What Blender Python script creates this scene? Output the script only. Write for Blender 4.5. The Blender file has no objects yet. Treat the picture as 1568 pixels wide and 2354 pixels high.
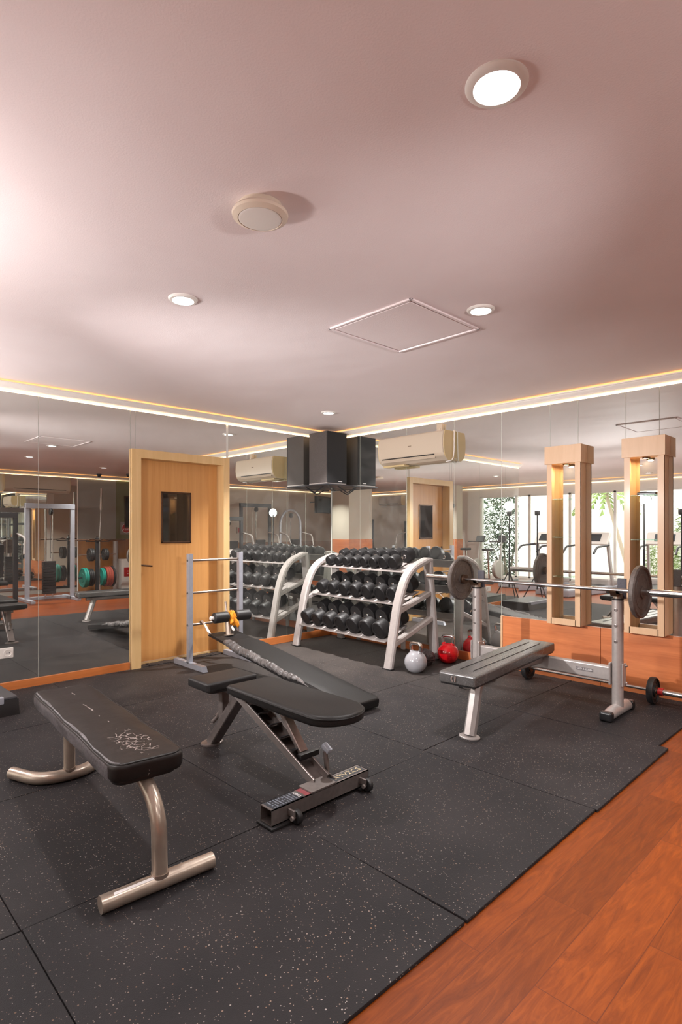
import bpy, bmesh, math, random
from mathutils import Vector, Matrix
random.seed(7)
PI = math.pi
S = bpy.context.scene
COL = S.collection

# ---------------------------------------------------------------- camera, world, lights, exposure
CAM = (5.604, -5.27, 1.40)
cd = bpy.data.cameras.new('camera'); cam = bpy.data.objects.new('camera', cd); COL.objects.link(cam)
cam.location = CAM
cam.rotation_euler = (PI/2, 0, math.radians(45.8))
cd.sensor_fit = 'VERTICAL'; cd.sensor_height = 36.0
cd.lens = 1313.0 * 36.0 / 2354.0
cd.shift_y = (1177 - 1219) * -1.0 / 2354.0
cd.clip_start = 0.05; cd.clip_end = 200
S.camera = cam
S.view_settings.view_transform = 'Standard'; S.view_settings.look = 'None'
S.view_settings.exposure = 0.0; S.view_settings.gamma = 1.0
S.view_settings.use_curve_mapping = False
S.cycles.max_bounces = 10; S.cycles.glossy_bounces = 7; S.cycles.diffuse_bounces = 4
S.cycles.transparent_max_bounces = 12; S.cycles.transmission_bounces = 6
S.cycles.sample_clamp_indirect = 4.0; S.cycles.use_denoising = True
W = bpy.data.worlds.new('world'); S.world = W; W.use_nodes = True
bg = W.node_tree.nodes['Background']; bg.inputs[0].default_value = (1.0, 0.97, 0.93, 1); bg.inputs[1].default_value = 4.6

def light(name, kind, loc, energy, color=(1, 1, 1), size=0.1, rot=(0, 0, 0), size_y=None):
    l = bpy.data.lights.new(name, kind); o = bpy.data.objects.new(name, l); COL.objects.link(o)
    o.location = loc; o.rotation_euler = rot; l.energy = energy; l.color = color
    if kind == 'AREA':
        l.size = size
        if size_y: l.shape = 'RECTANGLE'; l.size_y = size_y
    elif kind in ('POINT', 'SPOT'): l.shadow_soft_size = size
    return o

# glowing globes on tripods behind the photographer (their mesh gives the light; see the flash builder)
KEY = (2.75, -5.40, 1.86); FILL = (2.10, -5.62, 1.94); EDGE = (0.30, -5.22, 1.89); RIGHT = (6.39, -3.91, 1.86)

# ---------------------------------------------------------------- materials
MATS = {}
def mat(name, color, rough=0.5, metal=0.0, bump=None, var=None, spec=None, coat=None, emit=None, estr=0):
    """principled material; var=(scale, amount[, stretch]) noise in the colour, bump=(scale, strength)"""
    if name in MATS: return MATS[name]
    m = bpy.data.materials.new(name); m.use_nodes = True
    nt = m.node_tree; b = nt.nodes['Principled BSDF']
    b.inputs['Base Color'].default_value = (*color, 1)
    b.inputs['Roughness'].default_value = rough; b.inputs['Metallic'].default_value = metal
    if spec is not None: b.inputs['Specular IOR Level'].default_value = spec
    if coat: b.inputs['Coat Weight'].default_value = coat; b.inputs['Coat Roughness'].default_value = 0.06
    if emit:
        b.inputs['Emission Color'].default_value = (*emit, 1); b.inputs['Emission Strength'].default_value = estr
    tc = None
    if bump or var:
        tc = nt.nodes.new('ShaderNodeTexCoord')
    if var:
        sc, amt = var[0], var[1]
        mp = nt.nodes.new('ShaderNodeMapping'); mp.inputs['Scale'].default_value = var[2] if len(var) > 2 else (1, 1, 1)
        nz = nt.nodes.new('ShaderNodeTexNoise'); nz.inputs['Scale'].default_value = sc; nz.inputs['Detail'].default_value = 5
        rp = nt.nodes.new('ShaderNodeValToRGB')
        lo = [max(0, c*(1-amt)) for c in color]; hi = [min(1, c*(1+amt)) for c in color]
        rp.color_ramp.elements[0].position = 0.3; rp.color_ramp.elements[1].position = 0.7
        rp.color_ramp.elements[0].color = (*lo, 1); rp.color_ramp.elements[1].color = (*hi, 1)
        nt.links.new(tc.outputs['Object'], mp.inputs[0]); nt.links.new(mp.outputs[0], nz.inputs['Vector'])
        nt.links.new(nz.outputs['Fac'], rp.inputs[0]); nt.links.new(rp.outputs[0], b.inputs['Base Color'])
    if bump:
        n2 = nt.nodes.new('ShaderNodeTexNoise'); n2.inputs['Scale'].default_value = bump[0]; n2.inputs['Detail'].default_value = 4
        bp = nt.nodes.new('ShaderNodeBump'); bp.inputs['Strength'].default_value = bump[1]; bp.inputs['Distance'].default_value = bump[2] if len(bump) > 2 else 0.01
        nt.links.new(tc.outputs['Object'], n2.inputs['Vector']); nt.links.new(n2.outputs['Fac'], bp.inputs['Height'])
        nt.links.new(bp.outputs[0], b.inputs['Normal'])
    MATS[name] = m
    return m

def wood(name, c0, c1, rough=0.4, stretch=(1, 1, 0.06), scale=14, coat=0.0, ring=False, band=0.0):
    m = bpy.data.materials.new(name); m.use_nodes = True; nt = m.node_tree; b = nt.nodes['Principled BSDF']
    b.inputs['Roughness'].default_value = rough; b.inputs['Coat Weight'].default_value = coat; b.inputs['Coat Roughness'].default_value = 0.12
    tc = nt.nodes.new('ShaderNodeTexCoord'); mp = nt.nodes.new('ShaderNodeMapping'); mp.inputs['Scale'].default_value = stretch
    nz = nt.nodes.new('ShaderNodeTexNoise'); nz.inputs['Scale'].default_value = scale; nz.inputs['Detail'].default_value = 8; nz.inputs['Roughness'].default_value = 0.65
    nz.inputs['Distortion'].default_value = 0.6
    rp = nt.nodes.new('ShaderNodeValToRGB'); rp.color_ramp.elements[0].position = 0.32; rp.color_ramp.elements[1].position = 0.68
    rp.color_ramp.elements[0].color = (*c0, 1); rp.color_ramp.elements[1].color = (*c1, 1)
    nt.links.new(tc.outputs['Object'], mp.inputs[0]); nt.links.new(mp.outputs[0], nz.inputs['Vector'])
    nt.links.new(nz.outputs['Fac'], rp.inputs[0]); nt.links.new(rp.outputs[0], b.inputs['Base Color'])
    return m

def floor_wood():
    m = bpy.data.materials.new('laminate'); m.use_nodes = True; nt = m.node_tree; b = nt.nodes['Principled BSDF']
    L = nt.links.new; N = nt.nodes.new
    b.inputs['Roughness'].default_value = 0.42; b.inputs['Coat Weight'].default_value = 0.0; b.inputs['Specular IOR Level'].default_value = 0.22
    tc = N('ShaderNodeTexCoord'); mp = N('ShaderNodeMapping'); mp.inputs['Rotation'].default_value = (0, 0, PI/2)
    br = N('ShaderNodeTexBrick'); br.inputs['Scale'].default_value = 1.0; br.inputs['Mortar Size'].default_value = 0.0016
    br.inputs['Brick Width'].default_value = 1.2; br.inputs['Row Height'].default_value = 0.19; br.offset = 0.37
    br.inputs['Color1'].default_value = (0.0, 0, 0, 1); br.inputs['Color2'].default_value = (1, 1, 1, 1); br.inputs['Mortar'].default_value = (0.5, 0.5, 0.5, 1)
    br.inputs['Bias'].default_value = 0.0
    L(tc.outputs['Object'], mp.inputs[0]); L(mp.outputs[0], br.inputs['Vector'])
    m2 = N('ShaderNodeMapping'); m2.inputs['Scale'].default_value = (17, 1.9, 1)
    add = N('ShaderNodeVectorMath'); add.operation = 'MULTIPLY_ADD'; add.inputs[1].default_value = (3, 7, 5)
    L(tc.outputs['Object'], m2.inputs[0]); L(br.outputs['Color'], add.inputs[0]); L(m2.outputs[0], add.inputs[2])
    nz = N('ShaderNodeTexNoise'); nz.inputs['Scale'].default_value = 1.6; nz.inputs['Detail'].default_value = 8; nz.inputs['Distortion'].default_value = 2.2; nz.inputs['Roughness'].default_value = 0.68
    L(add.outputs[0], nz.inputs['Vector'])
    rp = N('ShaderNodeValToRGB'); e = rp.color_ramp.elements
    e[0].position = 0.30; e[0].color = (0.10, 0.019, 0.0022, 1); e[1].position = 0.72; e[1].color = (0.215, 0.047, 0.0045, 1)
    k = e.new(0.5); k.color = (0.15, 0.030, 0.003, 1)
    L(nz.outputs['Fac'], rp.inputs[0])
    mx = N('ShaderNodeMix'); mx.data_type = 'RGBA'; mx.inputs['B'].default_value = (0.10, 0.02, 0.005, 1)
    hv = N('ShaderNodeHueSaturation'); sc_ = N('ShaderNodeSeparateColor'); L(br.outputs['Color'], sc_.inputs[0])
    mv = N('ShaderNodeMapRange'); mv.inputs['To Min'].default_value = 0.82; mv.inputs['To Max'].default_value = 1.18; L(sc_.outputs[0], mv.inputs[0]); L(mv.outputs[0], hv.inputs['Value']); L(rp.outputs[0], hv.inputs['Color'])
    L(br.outputs['Fac'], mx.inputs['Factor']); L(hv.outputs[0], mx.inputs['A']); L(mx.outputs['Result'], b.inputs['Base Color'])
    bp = N('ShaderNodeBump'); bp.inputs['Strength'].default_value = 0.25; bp.inputs['Distance'].default_value = 0.002; bp.invert = True
    L(br.outputs['Fac'], bp.inputs['Height']); L(bp.outputs[0], b.inputs['Normal'])
    return m

def rubber():
    m = bpy.data.materials.new('speckled_rubber'); m.use_nodes = True; nt = m.node_tree; b = nt.nodes['Principled BSDF']
    L = nt.links.new; N = nt.nodes.new
    geo = N('ShaderNodeNewGeometry')
    def speck(scale, thr, pick):
        v = N('ShaderNodeTexVoronoi'); v.inputs['Scale'].default_value = scale; L(geo.outputs['Position'], v.inputs['Vector'])
        lt = N('ShaderNodeMath'); lt.operation = 'LESS_THAN'; lt.inputs[1].default_value = thr; L(v.outputs['Distance'], lt.inputs[0])
        sp = N('ShaderNodeSeparateColor'); L(v.outputs['Color'], sp.inputs[0])
        gt = N('ShaderNodeMath'); gt.operation = 'GREATER_THAN'; gt.inputs[1].default_value = pick; L(sp.outputs[0], gt.inputs[0])
        mu = N('ShaderNodeMath'); mu.operation = 'MULTIPLY'; L(lt.outputs[0], mu.inputs[0]); L(gt.outputs[0], mu.inputs[1])
        return mu, sp
    s1, c1 = speck(58, 0.17, 0.70); s2, c2 = speck(120, 0.22, 0.70)
    mxs = N('ShaderNodeMath'); mxs.operation = 'MAXIMUM'; L(s1.outputs[0], mxs.inputs[0]); L(s2.outputs[0], mxs.inputs[1])
    nz = N('ShaderNodeTexNoise'); nz.inputs['Scale'].default_value = 2.2; nz.inputs['Detail'].default_value = 7; L(geo.outputs['Position'], nz.inputs['Vector'])
    rp = N('ShaderNodeValToRGB'); rp.color_ramp.elements[0].position = 0.35; rp.color_ramp.elements[1].position = 0.75
    rp.color_ramp.elements[0].color = (0.0135, 0.012, 0.0132, 1); rp.color_ramp.elements[1].color = (0.024, 0.0205, 0.0215, 1)
    L(nz.outputs['Fac'], rp.inputs[0])
    rs = N('ShaderNodeValToRGB'); rs.color_ramp.elements[0].color = (0.20, 0.115, 0.07, 1); rs.color_ramp.elements[1].color = (0.30, 0.27, 0.255, 1)
    L(c1.outputs[1], rs.inputs[0])
    # dust thickens where the noise is high and fades the flecks elsewhere
    n3 = N('ShaderNodeTexNoise'); n3.inputs['Scale'].default_value = 0.9; n3.inputs['Detail'].default_value = 3; L(geo.outputs['Position'], n3.inputs['Vector'])
    mr = N('ShaderNodeMapRange'); mr.inputs['From Min'].default_value = 0.35; mr.inputs['From Max'].default_value = 0.65; mr.inputs['To Min'].default_value = 0.35; mr.inputs['To Max'].default_value = 1.0
    L(n3.outputs['Fac'], mr.inputs[0])
    mf = N('ShaderNodeMath'); mf.operation = 'MULTIPLY'; L(mxs.outputs[0], mf.inputs[0]); L(mr.outputs[0], mf.inputs[1])
    # chalk and dust trodden into the mats by the door and the rack, in patches
    sp = N('ShaderNodeSeparateXYZ'); L(geo.outputs['Position'], sp.inputs[0])
    dd = N('ShaderNodeMath'); dd.operation = 'MULTIPLY_ADD'; dd.inputs[1].default_value = -1.0; L(sp.outputs[0], dd.inputs[0]); L(sp.outputs[1], dd.inputs[2])
    n5 = N('ShaderNodeTexNoise'); n5.inputs['Scale'].default_value = 1.7; n5.inputs['Detail'].default_value = 6; n5.inputs['Distortion'].default_value = 0.7; L(geo.outputs['Position'], n5.inputs['Vector'])
    d5 = N('ShaderNodeMath'); d5.operation = 'MULTIPLY_ADD'; d5.inputs[1].default_value = 4.5; L(n5.outputs['Fac'], d5.inputs[0]); L(dd.outputs[0], d5.inputs[2])
    m5 = N('ShaderNodeMapRange'); m5.inputs['From Min'].default_value = -2.2; m5.inputs['From Max'].default_value = 0.9; m5.inputs['To Max'].default_value = 0.75; L(d5.outputs[0], m5.inputs[0])
    dx = N('ShaderNodeMix'); dx.data_type = 'RGBA'; dx.inputs['B'].default_value = (0.072, 0.060, 0.054, 1); L(m5.outputs[0], dx.inputs['Factor']); L(rp.outputs[0], dx.inputs['A'])
    mx = N('ShaderNodeMix'); mx.data_type = 'RGBA'; L(mf.outputs[0], mx.inputs['Factor']); L(dx.outputs['Result'], mx.inputs['A']); L(rs.outputs[0], mx.inputs['B'])
    L(mx.outputs['Result'], b.inputs['Base Color'])
    b.inputs['Roughness'].default_value = 0.62; b.inputs['Specular IOR Level'].default_value = 0.16
    n2 = N('ShaderNodeTexNoise'); n2.inputs['Scale'].default_value = 260; n2.inputs['Detail'].default_value = 3; L(geo.outputs['Position'], n2.inputs['Vector'])
    bp = N('ShaderNodeBump'); bp.inputs['Strength'].default_value = 0.35; bp.inputs['Distance'].default_value = 0.003
    L(n2.outputs['Fac'], bp.inputs['Height']); L(bp.outputs[0], b.inputs['Normal'])
    return m

def plaster():
    m = bpy.data.materials.new('ceiling_plaster'); m.use_nodes = True; nt = m.node_tree; b = nt.nodes['Principled BSDF']
    L = nt.links.new; N = nt.nodes.new
    geo = N('ShaderNodeNewGeometry')
    nz = N('ShaderNodeTexNoise'); nz.inputs['Scale'].default_value = 0.55; nz.inputs['Detail'].default_value = 5; nz.inputs['Distortion'].default_value = 0.8; L(geo.outputs['Position'], nz.inputs['Vector'])
    rp = N('ShaderNodeValToRGB'); rp.color_ramp.elements[0].position = 0.3; rp.color_ramp.elements[1].position = 0.7
    rp.color_ramp.elements[0].color = (0.78, 0.675, 0.675, 1); rp.color_ramp.elements[1].color = (0.85, 0.755, 0.76, 1)
    L(nz.outputs['Fac'], rp.inputs[0]); L(rp.outputs[0], b.inputs['Base Color'])
    b.inputs['Roughness'].default_value = 0.75; b.inputs['Specular IOR Level'].default_value = 0.25
    a = N('ShaderNodeTexNoise'); a.inputs['Scale'].default_value = 150; a.inputs['Detail'].default_value = 3; L(geo.outputs['Position'], a.inputs['Vector'])
    c = N('ShaderNodeTexNoise'); c.inputs['Scale'].default_value = 1.3; c.inputs['Detail'].default_value = 2; L(geo.outputs['Position'], c.inputs['Vector'])
    b1 = N('ShaderNodeBump'); b1.inputs['Strength'].default_value = 0.22; b1.inputs['Distance'].default_value = 0.004; L(a.outputs['Fac'], b1.inputs['Height'])
    b2 = N('ShaderNodeBump'); b2.inputs['Strength'].default_value = 0.35; b2.inputs['Distance'].default_value = 0.05; L(c.outputs['Fac'], b2.inputs['Height'])
    L(b1.outputs[0], b2.inputs['Normal']); L(b2.outputs[0], b.inputs['Normal'])
    return m

def mirror_mat():
    m = bpy.data.materials.new('mirror_glass'); m.use_nodes = True; nt = m.node_tree; L = nt.links.new; N = nt.nodes.new
    nt.nodes.remove(nt.nodes['Principled BSDF'])
    g = N('ShaderNodeBsdfGlossy'); g.inputs['Color'].default_value = (0.83, 0.855, 0.82, 1); g.inputs['Roughness'].default_value = 0.0
    d = N('ShaderNodeBsdfDiffuse'); d.inputs['Color'].default_value = (0.80, 0.78, 0.75, 1)
    geo = N('ShaderNodeNewGeometry'); n = N('ShaderNodeTexNoise'); n.inputs['Scale'].default_value = 3.0; n.inputs['Detail'].default_value = 7; n.inputs['Distortion'].default_value = 1.5
    L(geo.outputs['Position'], n.inputs['Vector'])
    r = N('ShaderNodeMapRange'); r.inputs['From Min'].default_value = 0.35; r.inputs['From Max'].default_value = 0.75; r.inputs['To Min'].default_value = 0.008; r.inputs['To Max'].default_value = 0.05
    L(n.outputs['Fac'], r.inputs[0]); x = N('ShaderNodeMixShader'); L(r.outputs[0], x.inputs[0]); L(g.outputs[0], x.inputs[1]); L(d.outputs[0], x.inputs[2])
    L(x.outputs[0], nt.nodes['Material Output'].inputs[0])
    return m

def glass_mat(name, tint=(0.92, 0.97, 0.95), refl=0.10):
    m = bpy.data.materials.new(name); m.use_nodes = True; nt = m.node_tree
    nt.nodes.remove(nt.nodes['Principled BSDF'])
    t = nt.nodes.new('ShaderNodeBsdfTransparent'); t.inputs[0].default_value = (*tint, 1)
    g = nt.nodes.new('ShaderNodeBsdfGlossy'); g.inputs['Roughness'].default_value = 0.0; g.inputs['Color'].default_value = (1, 1, 1, 1)
    f = nt.nodes.new('ShaderNodeLayerWeight'); f.inputs[0].default_value = 0.25
    mu = nt.nodes.new('ShaderNodeMath'); mu.operation = 'MULTIPLY_ADD'; mu.inputs[1].default_value = 0.5; mu.inputs[2].default_value = refl*0.4
    x = nt.nodes.new('ShaderNodeMixShader')
    nt.links.new(f.outputs['Fresnel'], mu.inputs[0]); nt.links.new(mu.outputs[0], x.inputs[0])
    nt.links.new(t.outputs[0], x.inputs[1]); nt.links.new(g.outputs[0], x.inputs[2])
    nt.links.new(x.outputs[0], nt.nodes['Material Output'].inputs[0])
    return m

def emission(name, color, strength):
    m = bpy.data.materials.new(name); m.use_nodes = True; nt = m.node_tree
    nt.nodes.remove(nt.nodes['Principled BSDF'])
    e = nt.nodes.new('ShaderNodeEmission'); e.inputs[0].default_value = (*color, 1); e.inputs[1].default_value = strength
    nt.links.new(e.outputs[0], nt.nodes['Material Output'].inputs[0])
    return m

def worn_vinyl(name, base, scuff, amount, scale=6.0, stretch=(1, 1, 1), rough=0.42, spec=0.22):
    """black upholstery with pale scuffs and cracks"""
    m = bpy.data.materials.new(name); m.use_nodes = True; nt = m.node_tree; b = nt.nodes['Principled BSDF']
    L = nt.links.new; N = nt.nodes.new
    tc = N('ShaderNodeTexCoord'); mp = N('ShaderNodeMapping'); mp.inputs['Scale'].default_value = stretch; L(tc.outputs['Object'], mp.inputs[0])
    nz = N('ShaderNodeTexNoise'); nz.inputs['Scale'].default_value = scale; nz.inputs['Detail'].default_value = 6; L(mp.outputs[0], nz.inputs['Vector'])
    v = N('ShaderNodeTexVoronoi'); v.feature = 'DISTANCE_TO_EDGE'; v.inputs['Scale'].default_value = scale*6; L(nz.outputs['Color'], v.inputs['Vector'])
    lt = N('ShaderNodeMath'); lt.operation = 'LESS_THAN'; lt.inputs[1].default_value = 0.012; L(v.outputs['Distance'], lt.inputs[0])
    n2 = N('ShaderNodeTexNoise'); n2.inputs['Scale'].default_value = scale*0.6; L(mp.outputs[0], n2.inputs['Vector'])
    gt = N('ShaderNodeMath'); gt.operation = 'GREATER_THAN'; gt.inputs[1].default_value = 1.0 - amount; L(n2.outputs['Fac'], gt.inputs[0])
    mu = N('ShaderNodeMath'); mu.operation = 'MULTIPLY'; L(lt.outputs[0], mu.inputs[0]); L(gt.outputs[0], mu.inputs[1])
    rp = N('ShaderNodeValToRGB'); rp.color_ramp.elements[0].color = (*base, 1); rp.color_ramp.elements[1].color = (*[c*1.7 for c in base], 1); L(nz.outputs['Fac'], rp.inputs[0])
    mx = N('ShaderNodeMix'); mx.data_type = 'RGBA'; mx.inputs['B'].default_value = (*scuff, 1); L(mu.outputs[0], mx.inputs['Factor']); L(rp.outputs[0], mx.inputs['A'])
    L(mx.outputs['Result'], b.inputs['Base Color'])
    b.inputs['Roughness'].default_value = rough; b.inputs['Specular IOR Level'].default_value = spec
    n3 = N('ShaderNodeTexNoise'); n3.inputs['Scale'].default_value = 220; L(tc.outputs['Object'], n3.inputs['Vector'])
    bp = N('ShaderNodeBump'); bp.inputs['Strength'].default_value = 0.12; bp.inputs['Distance'].default_value = 0.002; L(n3.outputs['Fac'], bp.inputs['Height'])
    n4 = N('ShaderNodeTexNoise'); n4.inputs['Scale'].default_value = 9; L(mp.outputs[0], n4.inputs['Vector'])
    b2 = N('ShaderNodeBump'); b2.inputs['Strength'].default_value = 0.25; b2.inputs['Distance'].default_value = 0.01; L(n4.outputs['Fac'], b2.inputs['Height'])
    L(bp.outputs[0], b2.inputs['Normal']); L(b2.outputs[0], b.inputs['Normal'])
    return m

def cracked_bench():
    """black pad: a chalky cracked patch toward one end and a thin abrasion line along the pad (local coordinates of the pad)"""
    m = bpy.data.materials.new('cracked_black_vinyl'); m.use_nodes = True; nt = m.node_tree; b = nt.nodes['Principled BSDF']
    L = nt.links.new; N = nt.nodes.new
    def math_(op, a, bb, c=None):
        n = N('ShaderNodeMath'); n.operation = op
        for k, v in enumerate((a, bb, c)):
            if v is None: continue
            if isinstance(v, (int, float)): n.inputs[k].default_value = v
            else: L(v, n.inputs[k])
        return n.outputs[0]
    tc = N('ShaderNodeTexCoord'); sx = N('ShaderNodeSeparateXYZ'); L(tc.outputs['Object'], sx.inputs[0]); X, Y = sx.outputs[0], sx.outputs[1]
    nz = N('ShaderNodeTexNoise'); nz.inputs['Scale'].default_value = 9; nz.inputs['Detail'].default_value = 6; L(tc.outputs['Object'], nz.inputs['Vector'])
    wv = N('ShaderNodeTexNoise'); wv.inputs['Scale'].default_value = 5; wv.inputs['Detail'].default_value = 5; L(tc.outputs['Object'], wv.inputs['Vector'])
    v = N('ShaderNodeTexVoronoi'); v.feature = 'DISTANCE_TO_EDGE'; v.inputs['Scale'].default_value = 26
    ad = N('ShaderNodeVectorMath'); ad.operation = 'MULTIPLY_ADD'; ad.inputs[1].default_value = (0.12, 0.12, 0.12); L(nz.outputs['Color'], ad.inputs[0]); L(tc.outputs['Object'], ad.inputs[2]); L(ad.outputs[0], v.inputs['Vector'])
    crack = math_('LESS_THAN', v.outputs['Distance'], 0.038)
    dx = math_('MULTIPLY', math_('SUBTRACT', X, 0.47), 1.0); dy = math_('MULTIPLY', math_('ADD', Y, -0.015), 2.1)
    d2 = math_('ADD', math_('MULTIPLY', dx, dx), math_('MULTIPLY', dy, dy))
    patch = math_('LESS_THAN', math_('ADD', math_('SQRT', d2, 0.5), math_('MULTIPLY', math_('SUBTRACT', nz.outputs['Fac'], 0.5), 0.5)), 0.125)
    f1 = math_('MULTIPLY', math_('MULTIPLY', crack, patch), math_('GREATER_THAN', wv.outputs['Fac'], 0.44))
    yl = math_('ADD', math_('MULTIPLY', math_('SUBTRACT', wv.outputs['Fac'], 0.5), 0.10), math_('MULTIPLY', X, -0.02))
    line = math_('LESS_THAN', math_('ABSOLUTE', math_('SUBTRACT', Y, yl), 0.0), 0.0028)
    f2 = math_('MULTIPLY', math_('MULTIPLY', line, math_('GREATER_THAN', nz.outputs['Fac'], 0.53)), 0.8)
    fac = math_('MAXIMUM', f1, f2)
    rp = N('ShaderNodeValToRGB'); rp.color_ramp.elements[0].color = (0.0125, 0.010, 0.0098, 1); rp.color_ramp.elements[1].color = (0.024, 0.0195, 0.0185, 1); L(nz.outputs['Fac'], rp.inputs[0])
    mx = N('ShaderNodeMix'); mx.data_type = 'RGBA'; mx.inputs['B'].default_value = (0.27, 0.23, 0.215, 1); L(fac, mx.inputs['Factor']); L(rp.outputs[0], mx.inputs['A']); L(mx.outputs['Result'], b.inputs['Base Color'])
    b.inputs['Roughness'].default_value = 0.42; b.inputs['Specular IOR Level'].default_value = 0.22
    bp = N('ShaderNodeBump'); bp.inputs['Strength'].default_value = 0.35; bp.inputs['Distance'].default_value = 0.012; L(wv.outputs['Fac'], bp.inputs['Height']); L(bp.outputs[0], b.inputs['Normal'])
    return m

M = {}
M['plaster'] = plaster()
M['rubber'] = rubber()
M['laminate'] = floor_wood()
M['mirror'] = mirror_mat()
M['glass'] = glass_mat('clear_glass', (0.97, 0.98, 0.97))
M['shelf_glass'] = glass_mat('shelf_glass', (0.86, 0.95, 0.92), 0.2)
M['wall'] = mat('cream_paint', (0.62, 0.56, 0.48), 0.6, bump=(60, 0.05))
M['white_wall'] = mat('white_paint', (0.80, 0.78, 0.74), 0.6)
M['grey_wall'] = mat('grey_paint', (0.30, 0.28, 0.25), 0.55, bump=(60, 0.05))
M['olive_wall'] = mat('olive_paint', (0.17, 0.17, 0.08), 0.6)
M['cornice'] = mat('cornice_paint', (0.86, 0.80, 0.75), 0.45)
M['led'] = emission('warm_led', (1.0, 0.48, 0.14), 5.5)
M['led2'] = emission('pale_warm_led', (1.0, 0.68, 0.40), 9.0)
M['lamp'] = emission('white_lamp', (0.97, 0.98, 1.0), 16.0)
M['warm_lamp'] = emission('warm_lamp', (1.0, 0.72, 0.38), 14.0)
M['flash'] = emission('flash_tube', (1.0, 0.98, 0.95), 120.0)
M['orange_wood'] = wood('orange_wood', (0.52, 0.145, 0.048), (0.74, 0.25, 0.09), 0.32, (0.10, 1, 1.6), 9, 0.3)
M['orange_wood_y'] = wood('orange_wood_y', (0.46, 0.135, 0.035), (0.62, 0.20, 0.055), 0.32, (1, 0.10, 1.6), 9, 0.3)
M['brown_wood'] = wood('brown_wood', (0.26, 0.105, 0.03), (0.36, 0.16, 0.05), 0.4, (1, 1, 0.08), 10, 0.1)
M['door_leaf'] = wood('beech_veneer', (0.60, 0.285, 0.085), (0.70, 0.36, 0.125), 0.38, (1, 1.6, 0.05), 16, 0.15)
M['door_frame'] = wood('maple_frame', (0.66, 0.43, 0.19), (0.74, 0.50, 0.245), 0.4, (1, 1, 0.06), 18, 0.1)
M['shelf_wood'] = wood('pale_maple', (0.66, 0.42, 0.24), (0.73, 0.48, 0.29), 0.4, (1, 1, 0.06), 18, 0.1)
M['dark_glass'] = mat('dark_glass', (0.012, 0.009, 0.008), 0.04, 0, spec=0.8)
M['bronze'] = mat('dark_bronze', (0.10, 0.055, 0.035), 0.35, 0.7)
M['rack_paint'] = mat('warm_grey_paint', (0.40, 0.36, 0.345), 0.38, 0.15, var=(30, 0.06))
M['silver_paint'] = mat('silver_paint', (0.45, 0.41, 0.395), 0.33, 0.45, var=(40, 0.05))
M['champagne'] = mat('champagne_paint', (0.42, 0.345, 0.285), 0.3, 0.6, var=(14, 0.12))
M['blue_grey'] = mat('blue_grey_paint', (0.36, 0.37, 0.42), 0.38, 0.2, var=(25, 0.06))
M['gunmetal'] = mat('gunmetal', (0.20, 0.17, 0.16), 0.36, 0.6, var=(35, 0.12))
M['bare_steel'] = mat('bare_steel', (0.50, 0.45, 0.43), 0.28, 0.8, var=(30, 0.1))
M['chrome'] = mat('chrome', (0.72, 0.70, 0.69), 0.12, 1.0)
M['bar_steel'] = mat('bar_steel', (0.55, 0.52, 0.51), 0.24, 1.0, var=(60, 0.08))
M['rung_steel'] = mat('rung_steel', (0.42, 0.34, 0.29), 0.35, 0.8)
M['iron'] = mat('grey_cast_iron', (0.115, 0.093, 0.083), 0.5, 0.25, var=(45, 0.25), bump=(90, 0.3))
M['black_rubber'] = mat('black_rubber', (0.015, 0.014, 0.015), 0.5, 0, bump=(180, 0.15))
M['head_rubber'] = mat('dumbbell_rubber', (0.0105, 0.0098, 0.0105), 0.44, 0, bump=(200, 0.15), spec=0.35)
M['black_plastic'] = mat('black_plastic', (0.014, 0.013, 0.014), 0.3)
M['dark_plastic'] = mat('dark_grey_plastic', (0.05, 0.05, 0.055), 0.45)
M['hook_pad'] = mat('slate_plastic', (0.075, 0.07, 0.085), 0.6, bump=(150, 0.3))
M['vinyl'] = mat('black_vinyl', (0.014, 0.0128, 0.0128), 0.42, 0, bump=(240, 0.12), spec=0.2)
M['vinyl_worn'] = cracked_bench()
M['vinyl_press'] = worn_vinyl('torn_vinyl', (0.055, 0.052, 0.051), (0.16, 0.15, 0.15), 0.6, 3.0, (3, 0.35, 1), 0.24, 0.75)
M['vinyl_grey'] = mat('scuffed_grey_vinyl', (0.085, 0.077, 0.082), 0.5, 0, var=(9, 0.45, (1, 1, 3)), bump=(70, 0.3))
M['vinyl_roll'] = mat('grey_bunched_vinyl', (0.105, 0.095, 0.093), 0.30, 0.05, var=(12, 0.4), bump=(26, 0.7, 0.03), spec=0.6)
M['ac_white'] = mat('cream_plastic', (0.49, 0.40, 0.31), 0.36)
M['speaker_cover'] = mat('pale_cream_plastic', (0.72, 0.61, 0.50), 0.35)
M['ac_side'] = mat('yellowed_plastic', (0.55, 0.42, 0.22), 0.4)
M['white_plastic'] = mat('white_plastic', (0.78, 0.74, 0.70), 0.35)
M['speaker_side'] = mat('grey_felt', (0.085, 0.072, 0.068), 0.85, 0, var=(420, 0.55))
M['speaker_grille'] = mat('black_grille', (0.013, 0.013, 0.015), 0.8, 0, bump=(500, 0.5))
M['white_enamel'] = mat('white_enamel', (0.31, 0.305, 0.325), 0.18, 0, coat=0.6)
M['red_enamel'] = mat('red_enamel', (0.62, 0.006, 0.012), 0.16, 0, coat=0.7)
M['wrinkled'] = mat('dark_brown_leather', (0.05, 0.034, 0.034), 0.3, 0, bump=(38, 1.0, 0.03))
M['orange_cloth'] = mat('orange_cloth', (0.85, 0.30, 0.015), 0.8, 0, var=(30, 0.25), bump=(60, 0.4))
M['red'] = mat('red_paint', (0.45, 0.02, 0.02), 0.35)
M['gold'] = mat('gold_print', (0.62, 0.50, 0.30), 0.45)
M['white_print'] = mat('white_print', (0.75, 0.73, 0.73), 0.5)
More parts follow.
